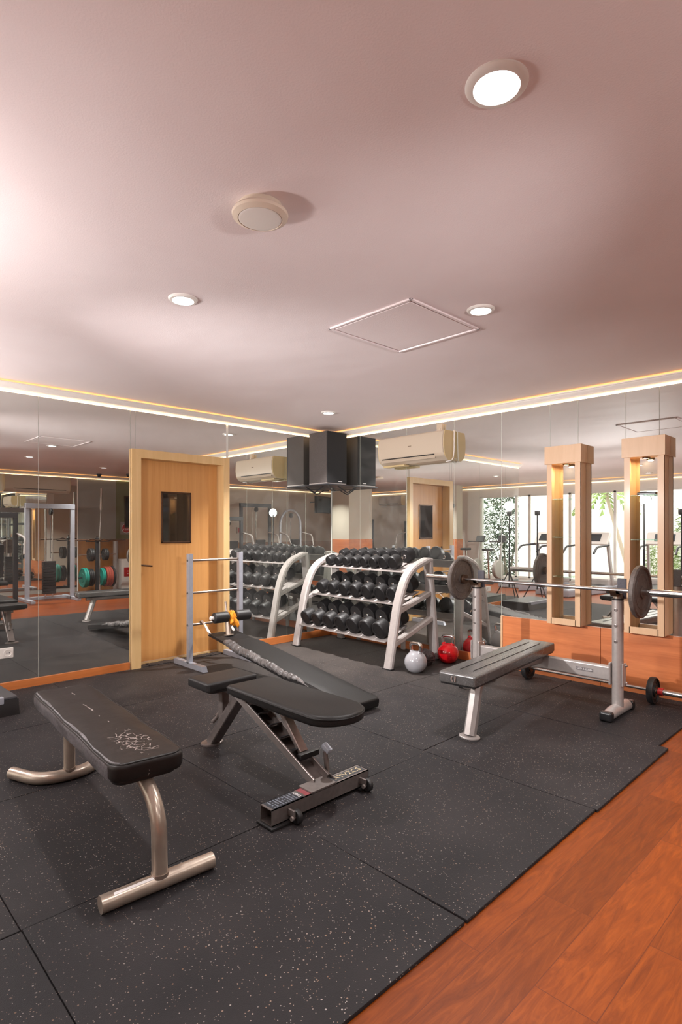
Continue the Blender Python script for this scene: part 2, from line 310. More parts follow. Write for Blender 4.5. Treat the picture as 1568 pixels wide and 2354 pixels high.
M['black_label'] = mat('black_label', (0.022, 0.024, 0.03), 0.45)
M['blue_print'] = mat('grey_print', (0.20, 0.22, 0.26), 0.5)
M['red_label'] = mat('red_label', (0.26, 0.06, 0.07), 0.45)
M['badge'] = mat('badge_grey', (0.16, 0.145, 0.145), 0.4)
M['green_plate'] = mat('teal_rubber', (0.012, 0.24, 0.19), 0.4)
M['red_plate'] = mat('red_rubber', (0.30, 0.06, 0.04), 0.4)
M['leaf'] = mat('green_leaf', (0.055, 0.15, 0.07), 0.55, 0, var=(6, 0.6))
M['palm_leaf'] = mat('palm_leaf', (0.22, 0.32, 0.09), 0.5, 0, var=(5, 0.4))
M['trunk'] = mat('trunk', (0.45, 0.36, 0.28), 0.8)
M['concrete'] = mat('concrete', (0.55, 0.53, 0.50), 0.8)
M['dark_metal'] = mat('dark_metal', (0.045, 0.045, 0.05), 0.4, 0.5)
M['screen'] = mat('grey_screen', (0.03, 0.035, 0.04), 0.1)

# ---------------------------------------------------------------- mesh helpers
class MB:
    def __init__(s): s.bm = bmesh.new()
    def _merge(s, bm2, mtx=None):
        if mtx is not None: bmesh.ops.transform(bm2, matrix=mtx, verts=bm2.verts)
        me = bpy.data.meshes.new('tmp'); bm2.to_mesh(me); bm2.free(); s.bm.from_mesh(me); bpy.data.meshes.remove(me)
        return s
    def box(s, c, size, bev=0.0, rot=None, segs=2):
        b = bmesh.new(); bmesh.ops.create_cube(b, size=1.0)
        bmesh.ops.scale(b, vec=size, verts=b.verts)
        if bev > 0:
            bev = min(bev, min(size)*0.45)
            bmesh.ops.bevel(b, geom=list(b.edges), offset=bev, segments=segs, profile=0.5, affect='EDGES')
        m = Matrix.Translation(c)
        if rot is not None: m = m @ (rot if isinstance(rot, Matrix) else Matrix.Rotation(rot, 4, 'Z'))
        return s._merge(b, m)
    def span(s, lo, hi, bev=0.0):
        return s.box([(a+b)/2 for a, b in zip(lo, hi)], [abs(b-a) for a, b in zip(lo, hi)], bev)
    def tube(s, pts, r, segs=16, caps=True, closed=False):
        pts = [Vector(p) for p in pts]; n = len(pts)
        rs = r if isinstance(r, (list, tuple)) else [r]*n
        bm = s.bm; rings = []; prev = None
        for i, p in enumerate(pts):
            if closed: t = (pts[(i+1) % n]-pts[i-1]).normalized()
            elif i == 0: t = (pts[1]-p).normalized()
            elif i == n-1: t = (p-pts[i-1]).normalized()
            else: t = ((pts[i+1]-p).normalized()+(p-pts[i-1]).normalized()).normalized()
            if prev is None:
                a = Vector((0, 0, 1)) if abs(t.z) < 0.9 else Vector((1, 0, 0))
                u = t.cross(a).normalized()
            else:
                u = (prev - t*prev.dot(t)).normalized()
            prev = u; v = t.cross(u)
            rings.append([bm.verts.new(p+(u*math.cos(2*PI*k/segs)+v*math.sin(2*PI*k/segs))*rs[i]) for k in range(segs)])
        m = n if closed else n-1
        for i in range(m):
            A = rings[i]; B = rings[(i+1) % n]
            for k in range(segs): bm.faces.new((A[k], A[(k+1) % segs], B[(k+1) % segs], B[k]))
        if caps and not closed:
            bm.faces.new(list(reversed(rings[0]))); bm.faces.new(rings[-1])
        return s
    def cyl(s, p0, p1, r, segs=24): return s.tube([p0, p1], r, segs)
    def sweep(s, pts, w, h, side, closed=False, bev=0.006):
        """rectangular tube (w along 'side', h in the plane of the path), softened corners"""
        pts = [Vector(p) for p in pts]; side = Vector(side).normalized(); bm = s.bm; rings = []; n = len(pts)
        b = min(bev, w*0.4, h*0.4)
        sec = [(w/2-b, -h/2), (w/2, -h/2+b), (w/2, h/2-b), (w/2-b, h/2), (-w/2+b, h/2), (-w/2, h/2-b), (-w/2, -h/2+b), (-w/2+b, -h/2)]
        for i, p in enumerate(pts):
            d0 = (p-pts[i-1]).normalized() if i > 0 else (pts[1]-p).normalized()
            d1 = (pts[i+1]-p).normalized() if i < n-1 else d0
            t = (d0+d1).normalized(); k = 1.0/max(0.3, t.dot(d1))
            nr = side.cross(t).normalized()
            rings.append([bm.verts.new(p+side*a+nr*c*k) for a, c in sec])
        m = len(sec)
        for i in range(n-1):
            for k in range(m): bm.faces.new((rings[i][k], rings[i][(k+1) % m], rings[i+1][(k+1) % m], rings[i+1][k]))
        bm.faces.new(list(reversed(rings[0]))); bm.faces.new(rings[-1])
        return s
    def lathe(s, prof, segs=32, mtx=None, close=True):
        """profile [(r, z)] turned about z, then mtx"""
        b = bmesh.new(); rings = []
        for r, z in prof:
            if r < 1e-5: rings.append([b.verts.new((0, 0, z))])
            else: rings.append([b.verts.new((r*math.cos(2*PI*k/segs), r*math.sin(2*PI*k/segs), z)) for k in range(segs)])
        for A, B in zip(rings, rings[1:]):
            if len(A) == 1 and len(B) == 1: continue
            for k in range(segs):
                k2 = (k+1) % segs
                if len(A) == 1: b.faces.new((A[0], B[k2], B[k]))
                elif len(B) == 1: b.faces.new((A[k], A[k2], B[0]))
                else: b.faces.new((A[k], A[k2], B[k2], B[k]))
        if close:
            for R_ in (rings[0], rings[-1]):
                if len(R_) > 1: b.faces.new(R_)
        bmesh.ops.recalc_face_normals(b, faces=b.faces)
        return s._merge(b, mtx)
    def prism(s, poly, p0, axis_vec, mapf):
        """extrude polygon (list of 2-D points, mapped by mapf to 3-D) along axis_vec"""
        bm = s.bm; a = [bm.verts.new(Vector(mapf(*q))) for q in poly]; v = Vector(axis_vec)
        b = [bm.verts.new(x.co+v) for x in a]; n = len(a)
        for i in range(n): bm.faces.new((a[i], a[(i+1) % n], b[(i+1) % n], b[i]))
        bm.faces.new(list(reversed(a))); bm.faces.new(b)
        return s
    def pad(s, outline, z0, z1, rb=0.012, rt=0.02, crown=0.0, zf=None):
        """upholstered pad from a CCW outline with rounded rims"""
        bm = s.bm; n = len(outline); P = [Vector((x, y, 0)) for x, y in outline]
        nrm = []
        for i in range(n):
            e0 = (P[i]-P[i-1]).normalized(); e1 = (P[(i+1) % n]-P[i]).normalized()
            q = Vector((e0.y+e1.y, -(e0.x+e1.x), 0)); q = q.normalized() if q.length > 1e-6 else Vector((e1.y, -e1.x, 0))
            nrm.append(q/max(0.5, q.dot(Vector((e1.y, -e1.x, 0)))))
        lay = [(rb, z0), (rb*0.3, z0+rb*0.3), (0, z0+rb)]
        for k in range(0, 5):
            a = k/4*PI/2; lay.append((rt*(1-math.cos(a)), z1-rt+rt*math.sin(a)))
        rings = []
        for ins, z in lay:
            r_ = []
            for p, q in zip(P, nrm):
                c = p-q*ins; c.z = z + (zf(c.x, c.y) if zf else 0); r_.append(bm.verts.new(c))
            rings.append(r_)
        if crown:
            last = rings[-1]; cc = Vector((0, 0, 0))
            for v in last: cc += v.co
            cc /= n
            for sc_, zz in ((0.8, crown*0.6), (0.5, crown)):
                r_ = []
                for v in last:
                    c = cc+(v.co-cc)*sc_; c.z = z1+zz+(zf(c.x, c.y) if zf else 0); r_.append(bm.verts.new(c))
                rings.append(r_)
        for A, B in zip(rings, rings[1:]):
            for k in range(n): bm.faces.new((A[k], A[(k+1) % n], B[(k+1) % n], B[k]))
        bm.faces.new(list(reversed(rings[0]))); bm.faces.new(rings[-1])
        return s
    def build(s, name, material, parent=None, angle=40, smooth=True, loc=None):
        me = bpy.data.meshes.new(name)
        bmesh.ops.recalc_face_normals(s.bm, faces=s.bm.faces)
        s.bm.to_mesh(me); s.bm.free()
        me.materials.append(material)
        if smooth:
            me.polygons.foreach_set('use_smooth', [True]*len(me.polygons))
            me.set_sharp_from_angle(angle=math.radians(angle))
        o = bpy.data.objects.new(name, me); COL.objects.link(o)
        if smooth and len(me.polygons) < 6000:
            wn = o.modifiers.new('weighted', 'WEIGHTED_NORMAL'); wn.keep_sharp = True; wn.weight = 80
        if parent: o.parent = parent
        if loc: o.location = loc
        return o

def tag(o, label, cat, group=None, kind=None):
    if label: o['label'] = label
    if cat: o['category'] = cat
    if group: o['group'] = group
    if kind: o['kind'] = kind
    return o
def thing(name, label, cat, loc=(0, 0, 0), rz=0.0, group=None):
    o = bpy.data.objects.new(name, None); COL.objects.link(o); o.empty_display_size = 0.1
    o.location = loc; o.rotation_euler = (0, 0, rz)
    return tag(o, label, cat, group)
def struct(o): o['kind'] = 'structure'; return o
def copy_tree(o, parent=None):
    c = o.copy(); COL.objects.link(c)
    if parent is not None: c.parent = parent
    for ch in list(o.children): copy_tree(ch, c)
    return c
def rrect(x0, x1, y0, y1, r, k=6):
    out = []
    for cx, cy, a0 in ((x1-r, y0+r, -PI/2), (x1-r, y1-r, 0), (x0+r, y1-r, PI/2), (x0+r, y0+r, PI)):
        for i in range(k+1):
            a = a0+PI/2*i/k; out.append((cx+r*math.cos(a), cy+r*math.sin(a)))
    return out
def arc(c, r, a0, a1, n, f):
    return [f(c[0]+r*math.cos(a0+(a1-a0)*i/n), c[1]+r*math.sin(a0+(a1-a0)*i/n)) for i in range(n+1)]
def bend(pts, r, n=6):
    """round the corners of a polyline"""
    pts = [Vector(p) for p in pts]; out = [pts[0]]
    for a, b, c in zip(pts, pts[1:], pts[2:]):
        d0 = (a-b); d1 = (c-b); rr = min(r, d0.length*0.49, d1.length*0.49)
        p0 = b+d0.normalized()*rr; p1 = b+d1.normalized()*rr
        for i in range(n+1):
            t = i/n; out.append(p0*(1-t)**2+b*2*t*(1-t)+p1*t*t)
    out.append(pts[-1]); return out
def text(name, body, size, material, parent, loc, rot, depth=0.0004, align='CENTER'):
    cu = bpy.data.curves.new(name, 'FONT'); cu.body = body; cu.size = size; cu.extrude = depth; cu.align_x = align; cu.align_y = 'CENTER'
    t = bpy.data.objects.new('tmp_text', cu)
    me = bpy.data.meshes.new_from_object(t); bpy.data.objects.remove(t); me.materials.clear(); me.materials.append(material)
    o = bpy.data.objects.new(name, me); COL.objects.link(o); o.parent = parent; o.location = loc; o.rotation_euler = rot
    return o
def tob(v): return Matrix.Rotation(PI/2, 4, v)
AX_X = Matrix.Rotation(PI/2, 4, 'Y')      # z axis of a lathe -> +x
AX_Y = Matrix.Rotation(-PI/2, 4, 'X')     # z axis of a lathe -> +y

# ================================================================ THE ROOM
CZ = 2.70
XE, YB, YA = 8.2, -9.4, 2.5
struct(MB().span((-3.2, YB-0.2, -0.12), (XE, YA, -0.016)).build('floor', M['laminate']))
struct(MB().span((-3.4, YB-0.2, CZ), (XE+0.2, YA+0.2, CZ+0.15)).build('ceiling', M['plaster']))
# left wall with the door opening
w = MB()
w.span((-0.2, -5.04, -0.12), (-0.008, -2.69, CZ)); w.span((-0.2, -1.70, -0.12), (-0.008, 0.2, CZ)); w.span((-0.2, -2.69, 2.14), (-0.008, -1.70, CZ))
struct(w.build('wall_left', M['white_wall']))
struct(MB().span((-0.008, 0.008, -0.12), (4.65, 0.2, CZ)).build('wall_right', M['white_wall']))
struct(MB().span((4.60, 0.2, -0.12), (4.65, YA, CZ)).build('wall_return', M['wall']))
struct(MB().span((4.60, YA, -0.12), (XE, YA+0.2, CZ)).build('wall_alcove', M['wall']))
struct(MB().span((XE, -3.28, -0.12), (XE+0.2, 0.50, CZ)).build('wall_far', M['grey_wall']))
struct(MB().span((XE, YB-0.2, -0.12), (XE+0.2, -3.28, CZ)).build('wall_far_back', M['wall']))
struct(MB().span((XE, 0.50, -0.12), (XE+0.2, YA, CZ)).build('wall_far_alcove', M['olive_wall']))
struct(MB().span((-3.4, YB-0.2, -0.12), (-3.2, -5.04, CZ)).build('wall_side', M['white_wall']))
struct(MB().span((-3.2, -5.04, -0.12), (-0.2, -4.9, CZ)).build('wall_side_return', M['white_wall']))
b = MB(); b.span((3.6, YB-0.2, -0.12), (XE, YB, CZ)); b.span((-3.2, YB-0.2, 2.38), (3.6, YB, CZ)); b.span((-3.2, YB-0.2, -0.12), (3.6, YB, 0.08))
struct(b.build('wall_back', M['white_wall']))
# pillars behind the photographer
for i, (x0, y0, x1, y1, ht) in enumerate(((5.72, -7.0, 6.42, -6.05, 1.14), (3.85, -8.85, 4.15, -8.55, 1.14))):
    p = struct(MB().span((x0, y0, -0.016), (x1, y1, CZ)).build('wall_pillar', M['wall']))
    q = MB().span((x0-0.012, y0-0.012, -0.016), (x1+0.012, y1+0.012, ht)).build('wainscot', M['orange_wood'], p)
# wainscot of the far wall
struct(MB().span((XE-0.014, -0.40, -0.016), (XE, YA, 1.19)).build('trim_far', M['brown_wood']))
struct(MB().span((XE-0.014, YB, -0.016), (XE, -3.26, 1.05)).build('trim_far_back', M['brown_wood']))
# skirting
struct(MB().span((0.0, -5.04, 0.0), (0.016, -2.79, 0.072), 0.003).build('baseboard_left', M['orange_wood_y']))
struct(MB().span((0.0, -1.62, 0.0), (0.016, -0.0, 0.085), 0.003).build('baseboard_left_corner', M['orange_wood_y']))
struct(MB().span((0.016, -0.016, 0.0), (2.545, 0.0, 0.09), 0.003).build('baseboard_right', M['orange_wood']))
# wood panel behind the bench press
struct(MB().span((2.575, -0.02, -0.016), (3.548, 0.0, 0.525), 0.002).build('trim_1', M['orange_wood']))
struct(MB().span((3.552, -0.02, -0.016), (4.65, 0.0, 0.525), 0.002).build('trim_2', M['orange_wood']))
struct(MB().span((2.55, -0.022, -0.016), (2.573, 0.0, 0.527), 0.002).build('trim_3', M['shelf_wood']))

# cornices with a warm light strip in the trough
def cornice(n, p0, p1, inward, label):
    p0 = Vector(p0); p1 = Vector(p1); inn = Vector(inward); d = p1-p0
    prof = [(0, 2.628), (0.026, 2.630), (0.044, 2.640), (0.048, 2.646), (0.054, 2.646), (0.068, 2.658), (0.076, 2.672), (0.086, 2.674), (0.086, 2.683), (0.080, 2.683), (0.070, 2.671), (0.0, 2.671)]
    o = struct(MB().prism(prof, p0, d, lambda a, z: (p0.x+inn.x*a, p0.y+inn.y*a, z)).build('trim_cornice_%s' % n, M['cornice'], angle=25))
    q = [(0.030, 2.673), (0.048, 2.673), (0.048, 2.678), (0.030, 2.678)]
    s = MB().prism(q, p0, d, lambda a, z: (p0.x+inn.x*a, p0.y+inn.y*a, z)).build('light_strip', M['led'], smooth=False)
    q2 = [(0.001, 2.612), (0.011, 2.612), (0.011, 2.615), (0.001, 2.615)]
    MB().prism(q2, p0, d, lambda a, z: (p0.x+inn.x*a, p0.y+inn.y*a, z)).build('lower_strip', M['led2'], s, smooth=False)
    tag(s, label, 'light strip', 'warm light strips in the cornices')
cornice('left', (0, -5.04, 0), (0, 0, 0), (1, 0, 0), 'warm light strip in the cornice above the door wall')
cornice('right', (0, 0, 0), (4.65, 0, 0), (0, -1, 0), 'warm light strip in the cornice above the air conditioner wall')
cornice('far', (XE, YB, 0), (XE, YA, 0), (-1, 0, 0), 'warm light strip in the cornice above the plate trees, seen in the mirror')
cornice('back', (-3.2, YB, 0), (XE, YB, 0), (0, 1, 0), 'light strip in the cornice above the windows, seen in the mirror')

# ---- mirrors
def mirror(lo, hi, label):
    o = MB().span(lo, hi).build('mirror_panel', M['mirror'], smooth=False)
    tag(o, label, 'mirror', 'wall mirror panels')
g = 0.0022
MZ0, MZ1 = 0.072, 2.612
for y0, y1, z0, lab in ((-5.04, -4.54, MZ0, 'tall mirror panel at the open end of the door wall'),
                        (-4.54, -3.634, MZ0, 'tall mirror panel above the white wall socket'),
                        (-3.634, -2.782, MZ0, 'tall mirror panel right beside the handle side of the door'),
                        (-2.782, -2.729, 2.222, 'narrow mirror strip over the handle corner of the door frame'),
                        (-2.729, -1.654, 2.222, 'low wide mirror panel above the door frame'),
                        (-1.628, -0.763, 0.085, 'tall mirror panel between the door and the dumbbell rack'),
                        (-0.763, -0.012, 0.085, 'tall mirror panel on the door wall that ends in the corner')):
    mirror((-0.008, y0+g, z0), (0.0, y1-g, MZ1), lab)
for x0, x1, z0, lab in ((0.0, 0.536, 0.09, 'tall mirror panel in the corner below the loudspeaker, behind the rack'),
                        (0.536, 1.30, 0.09, 'tall mirror panel behind the middle of the dumbbell rack'),
                        (1.30, 1.969, 0.09, 'tall mirror panel behind the kettlebell end of the rack'),
                        (1.969, 2.548, 0.09, 'tall mirror panel behind the two kettlebells'),
                        (2.548, 3.07, 0.527, 'mirror panel between the kettlebells and the first display shelf'),
                        (3.07, 3.339, 0.527, 'narrow mirror panel at the back of the first display shelf'),
                        (3.339, 3.76, 0.527, 'mirror panel between the two display shelves'),
                        (3.76, 4.027, 0.527, 'narrow mirror panel at the back of the second display shelf'),
                        (4.027, 4.65, 0.527, 'mirror panel beyond the second display shelf at the picture edge')):
    mirror((x0+g, 0.0, z0), (x1-g, 0.008, MZ1), lab)
for y0, y1, lab in ((-3.26, -2.35, 'far wall mirror panel behind the cable tower'), (-2.35, -1.43, 'far wall mirror panel under the air conditioner'), (-1.43, -0.41, 'far wall mirror panel beside the plate tree')):
    mirror((XE-0.008, y0+g, 0.08), (XE, y1-g, MZ1), lab)
struct(MB().span((XE-0.02, -0.412, -0.016), (XE, -0.392, 2.61)).build('trim_4', M['cornice']))

# ---- door
d = struct(bpy.data.objects.new('door_1', None)); COL.objects.link(d); d.location = (0, -2.195, 0)
fr = MB()
fy0, fy1, fz = -0.585, 0.567, 2.222       # outer frame in y about the door centre
iy0, iy1, iz = -0.485, 0.487, 2.135
fr.span((-0.13, fy0, -0.01), (0.032, iy0, fz), 0.003); fr.span((-0.13, iy1, -0.01), (0.032, fy1, fz), 0.003)
f1 = fr.build('door_frame', M['door_frame'], d)
f2 = MB().prism([(fy0, fz), (fy1, fz), (iy1, iz), (iy0, iz)], (0, 0, 0), (0.163, 0, 0), lambda y, z: (-0.13, y, z)).build('door_head', M['door_frame'], d)
lf = MB().span((-0.155, iy0, 0.03), (-0.112, iy1, iz), 0.002).build('door_leaf', M['door_leaf'], d)
MB().span((-0.15, iy0, -0.015), (-0.10, iy1, 0.026)).build('threshold', M['door_frame'], d)
# vision panel of the door leaf
wy0, wy1, wz0, wz1 = -0.20, 0.155, 1.26, 1.815
vf = MB()
for lo, hi in (((wy0, wz0), (wy0+0.018, wz1)), ((wy1-0.018, wz0), (wy1, wz1)), ((wy0, wz0), (wy1, wz0+0.018)), ((wy0, wz1-0.018), (wy1, wz1))):
    vf.span((-0.113, lo[0], lo[1]), (-0.100, hi[0], hi[1]), 0.003)
vf.build('window_bead', M['bronze'], lf)
MB().span((-0.113, wy0+0.01, wz0+0.01), (-0.108, wy1-0.01, wz1-0.01)).build('window_pane', M['dark_glass'], lf)
h = MB(); h.span((-0.113, iy0+0.012, 0.93), (-0.104, iy0+0.05, 1.13), 0.004)
h.tube(bend([(-0.11, iy0+0.03, 1.04), (-0.06, iy0+0.03, 1.04), (-0.055, iy0+0.16, 1.025)], 0.02), 0.009, 10)
h.build('door_handle', M['bronze'], lf)

# ---- rubber mats on the laminate
XS = [0.02, 1.14, 2.268, 3.39, 4.445]
YS = [0.0, -1.2, -2.36, -3.52, -4.68, -5.84]
MLAB = [['in the room corner under the dumbbell rack', 'under the kettlebell end of the dumbbell rack', 'under the front foot of the bench press', 'against the wood panel under the barbell'],
        ['in front of the dumbbell rack by the corner', 'under the low end of the sit-up board', 'between the sit-up board and the bench press', 'at the laminate edge in front of the bench press'],
        ['in front of the door under the ladder stand', 'under the seat of the adjustable bench', 'under the front bar of the adjustable bench', 'at the laminate edge beyond the adjustable bench'],
        ['along the mirror beside the step platform', 'under the curved foot of the flat bench', 'under the pad of the flat bench', 'under the straight foot of the flat bench'],
        ['under the step platform at the picture edge', 'behind the flat bench at the picture edge', 'at the lower picture corner beyond the open seam', 'at the bottom picture edge beside the laminate']]
for j in range(5):
    for i in range(4):
        x0, x1, y1, y0 = XS[i], XS[i+1], YS[j], YS[j+1]
        if i == 3: x0 += (-0.10 if j == 0 else -0.03 if j == 1 else 0.0); x1 += (-0.06 if j == 0 else 0.0)
        if i == 2: x1 += (-0.10 if j == 0 else -0.03 if j == 1 else 0.0)
        gp = 0.0012
        o = MB().span((x0+gp-(x0+x1)/2, y0+gp-(y0+y1)/2, 0), (x1-gp-(x0+x1)/2, y1-gp-(y0+y1)/2, 0.0155), 0.004).build('rubber_mat', M['rubber'], loc=((x0+x1)/2, (y0+y1)/2, -0.0157))
        if i == 3: o.rotation_euler = (0, 0, math.radians(0.5 if j in (1, 2) else -0.3))
        tag(o, 'black speckled rubber mat tile ' + MLAB[j][i], 'rubber mat', 'rubber mat tiles')
# frayed rubber edge at the door
fb = MB()
random.seed(3)
k = 0; y = -2.67
while y < -1.72:
    wd = random.uniform(0.03, 0.07); fb.box((-0.035+random.uniform(-0.008, 0.008), y+wd/2, -0.004+random.uniform(0, 0.008)), (0.10, wd, 0.02), 0.006, Matrix.Rotation(random.uniform(-0.2, 0.2), 4, 'Z')); y += wd*0.9
tag(fb.build('rubber_strip', M['rubber']), 'crumbling dark rubber strip in front of the door threshold', 'rubber strip')

# ---- ceiling fittings
def downlight(x, y, label, k=1.0, watts=16):
    t = thing('downlight', label, 'ceiling light', (x, y, CZ), 0, 'recessed ceiling downlights')
    MB().lathe([(0.060*k, 0.0), (0.094*k, 0.0), (0.094*k, -0.004), (0.086*k, -0.012), (0.070*k, -0.014), (0.064*k, -0.008), (0.060*k, -0.004)], 40, close=False).build('trim_ring', M['white_plastic'], t)
    MB().lathe([(0.0, -0.0075), (0.0605*k, -0.0075), (0.0605*k, -0.002), (0, -0.002)], 40).build('lens', M['lamp'], t)
    l = light('downlight_beam', 'AREA', (x, y, CZ-0.022), watts, (1.0, 0.96, 0.93), 0.10); l.data.shape = 'DISK'; l.data.spread = math.radians(112)
downlight(4.727, -3.785, 'big round lit downlight nearest the camera in the ceiling', 0.96, 8)
downlight(2.685, -3.669, 'round lit downlight in the ceiling above the flat bench, below the speaker grille', 0.86)
downlight(3.768, -2.338, 'round lit downlight in the ceiling beside the access hatch', 0.86, 26)
downlight(0.991, -0.978, 'round lit downlight in the ceiling by the room corner loudspeaker', 0.86, 62)
downlight(5.44, -2.19, 'round lit downlight over the laminate, seen in the mirror left of the door', 0.86)
for x, y, lab in ((6.3, -0.55, 'downlight over the laminate near the plate tree'), (6.4, -6.4, 'added downlight behind the pillar'), (4.2, -7.6, 'added downlight near the thin pillar'),  # added lamps for fill and bounce, except the fitting near the plate tree
                  (1.6, -6.9, 'added downlight over the flash stands by the treadmills'), (-1.4, -7.0, 'added downlight over the treadmill near the side wall'), (6.6, -2.6, 'added downlight over the chest press'), (1.2, -8.7, 'added downlight by the windows'), (6.1, -5.25, 'added downlight just before the pillar')):
    downlight(x, y, 'lit ' + lab + ', serving as fill light', 0.86, 42)
t = thing('ceiling_speaker', 'round cream ceiling speaker cover hanging off the plaster mid ceiling', 'ceiling speaker', (3.735, -3.905, CZ))
MB().lathe([(0.0, 0.0), (0.088, 0.0), (0.088, -0.022), (0.108, -0.026), (0.113, -0.034), (0.110, -0.044), (0.094, -0.052), (0.089, -0.054), (0.087, -0.050), (0, -0.050)], 48).build('rim', M['speaker_cover'], t)
MB().lathe([(0, -0.050), (0.0855, -0.050), (0.0855, -0.053), (0.078, -0.0565), (0, -0.059)], 48).build('grille', M['white_plastic'], t)
o2 = copy_tree(t); o2.location = (3.70, -5.06, CZ); o2['label'] = 'ceiling speaker cover whose shadow enters at the upper picture edge'
t = thing('access_hatch', 'square plastered access hatch outlined in the ceiling', 'ceiling hatch', (3.255, -2.425, CZ))
hb = MB()
for lo, hi in (((-0.34, -0.345), (0.34, -0.325)), ((-0.34, 0.335), (0.34, 0.355)), ((-0.34, -0.345), (-0.32, 0.355)), ((0.32, -0.345), (0.34, 0.355))):
    hb.span((lo[0], lo[1], -0.012), (hi[0], hi[1], 0.0), 0.004)
hb.build('hatch_frame', M['plaster'], t)
MB().box((0.0, 0.005, -0.005), (0.615, 0.635, 0.006), 0.002, Matrix.Rotation(math.radians(0.35), 4, 'X')).build('hatch_panel', M['plaster'], t)

# ---- socket on the mirror
t = thing('wall_socket', 'white wall socket low on the mirror at the picture edge', 'socket', (0.0, -3.915, 0.33))
MB().box((0.006, 0, 0), (0.012, 0.155, 0.088), 0.004).build('cover_plate', M['white_plastic'], t)
MB().lathe([(0.034, 0.0), (0.034, 0.004), (0.026, 0.004), (0.024, -0.002), (0, -0.002)], 28, Matrix.Translation((0.0125, 0.035, 0)) @ AX_X).build('socket_well', M['white_plastic'], t)
pb = MB()
for dy in (-0.01, 0.01): pb.cyl((0.011, 0.035+dy, 0), (0.0135, 0.035+dy, 0), 0.004, 10)
pb.build('socket_hole', M['black_plastic'], t)

# ---- air conditioners
def aircon(loc, rz, label, wd=0.95, hh=0.32, mirrored=False):
    t = thing('air_conditioner', label, 'air conditioner', loc, rz, 'wall air conditioners')
    prof = [(0, 0.0), (-0.12, 0.0), (-0.175, 0.035), (-0.197, 0.075), (-0.208, 0.16), (-0.205, 0.25), (-0.192, 0.305), (-0.175, hh), (0, hh)]
    f = lambda x: (lambda y, z: (x, y, z))
    MB().prism(prof, 0, (wd-0.02, 0, 0), f(-wd/2+0.01)).build('housing', M['ac_white'], t, angle=30)
    for x in (-wd/2, wd/2-0.012):
        MB().prism([(y*0.985, z) for y, z in prof], 0, (0.012, 0, 0), f(x)).build('end_cap', M['ac_side'], t)
    fp = [(-0.199, 0.078), (-0.203, 0.076), (-0.2125, 0.16), (-0.2095, 0.25), (-0.197, 0.305), (-0.192, 0.303), (-0.204, 0.25), (-0.207, 0.16)]
    MB().prism(fp, 0, (wd-0.03, 0, 0), f(-wd/2+0.015)).build('front_panel', M['ac_white'], t, angle=30)
    MB().box((0.0-0.04, -0.192, 0.066), (wd*0.80, 0.012, 0.012), 0.002).build('air_slot', M['black_plastic'], t)
    MB().box((-0.04, -0.184, 0.040), (wd*0.82, 0.010, 0.036), 0.003, Matrix.Rotation(math.radians(-28), 4, 'X')).build('flap', M['ac_white'], t)
    bd = MB(); 
    for kx in range(6): bd.box((-0.01+0.008*kx, -0.2135, 0.185), (0.0055, 0.001, 0.007))
    bd.build('brand_mark', M['bronze'], t)
    return t
ac = aircon((1.505, 0.0, 2.165), 0, 'cream wall air conditioner with a loose cable above the dumbbell rack')
cb = MB().tube(bend([(0.463, -0.004, 0.33), (0.486, -0.03, 0.32), (0.488, -0.035, 0.10), (0.482, -0.05, 0.005), (0.44, -0.09, -0.012), (0.40, -0.07, -0.008), (0.42, -0.02, -0.006), (0.48, -0.01, 0.02)], 0.03), 0.006, 8)
cb.build('cable', M['white_plastic'], ac)
MB().box((-0.28, -0.10, -0.012), (0.32, 0.10, 0.022), 0.006).build('drain_tray', M['ac_side'], ac)
a2 = aircon((XE-0.009, -1.29, 2.235), -PI/2, 'wide cream air conditioner on the far wall, seen in the mirror left of the door', 1.33, 0.36)
a3 = aircon((6.95, YB, 2.22), PI, 'cream air conditioner on the back wall, seen in the mirror below the loudspeaker', 1.0)
t = thing('junction_box', 'small cream cable box on the mirror above the air conditioner', 'junction box', (1.80, 0.0, 2.535))
MB().box((0, -0.022, 0), (0.075, 0.044, 0.105), 0.006).build('box_body', M['ac_white'], t)
MB().lathe([(0.018, 0), (0.018, 0.005), (0.010, 0.007), (0, 0.007)], 20, Matrix.Translation((0, -0.044, -0.01)) @ Matrix.Rotation(PI/2, 4, 'X')).build('box_knob', M['ac_white'], t)

# ---- loudspeaker in the corner
t = thing('loudspeaker', 'tall grey and black loudspeaker hanging in the room corner', 'loudspeaker', (0.225, -0.275, 1.985))
MB().span((-0.17, -0.17, 0.012), (0.160, 0.17, 0.655), 0.004).build('cabinet', M['speaker_side'], t)
MB().span((0.160, -0.168, 0.014), (0.176, 0.168, 0.653), 0.004).build('grille', M['speaker_grille'], t)
MB().span((-0.17, -0.17, 0.0), (0.165, 0.17, 0.012)).build('base_edge', M['rack_paint'], t)
MB().span((0.176, 0.02, 0.028), (0.1775, 0.085, 0.038)).build('maker_plate', M['white_print'], t)
t = thing('speaker_bracket', 'dark metal corner bracket under the loudspeaker', 'bracket', (0.0, 0.0, 1.95))
MB().prism([(0.0, -0.46), (0.42, -0.46), (0.42, 0.0), (0.0, 0.0)], 0, (0, 0, 0.012), lambda x, y: (x, y, 0.020)).build('bracket_plate', M['dark_metal'], t)
br = MB(); br.sweep([(0.02, -0.02, -0.02), (0.40, -0.44, 0.015)], 0.03, 0.008, (0.7, 0.7, 0)); br.sweep([(0.0, -0.30, -0.06), (0.16, -0.30, 0.016)], 0.03, 0.006, (0, 1, 0)); br.sweep([(0.30, 0.0, -0.06), (0.30, -0.16, 0.016)], 0.03, 0.006, (1, 0, 0))
br.build('bracket_arm', M['dark_metal'], t)

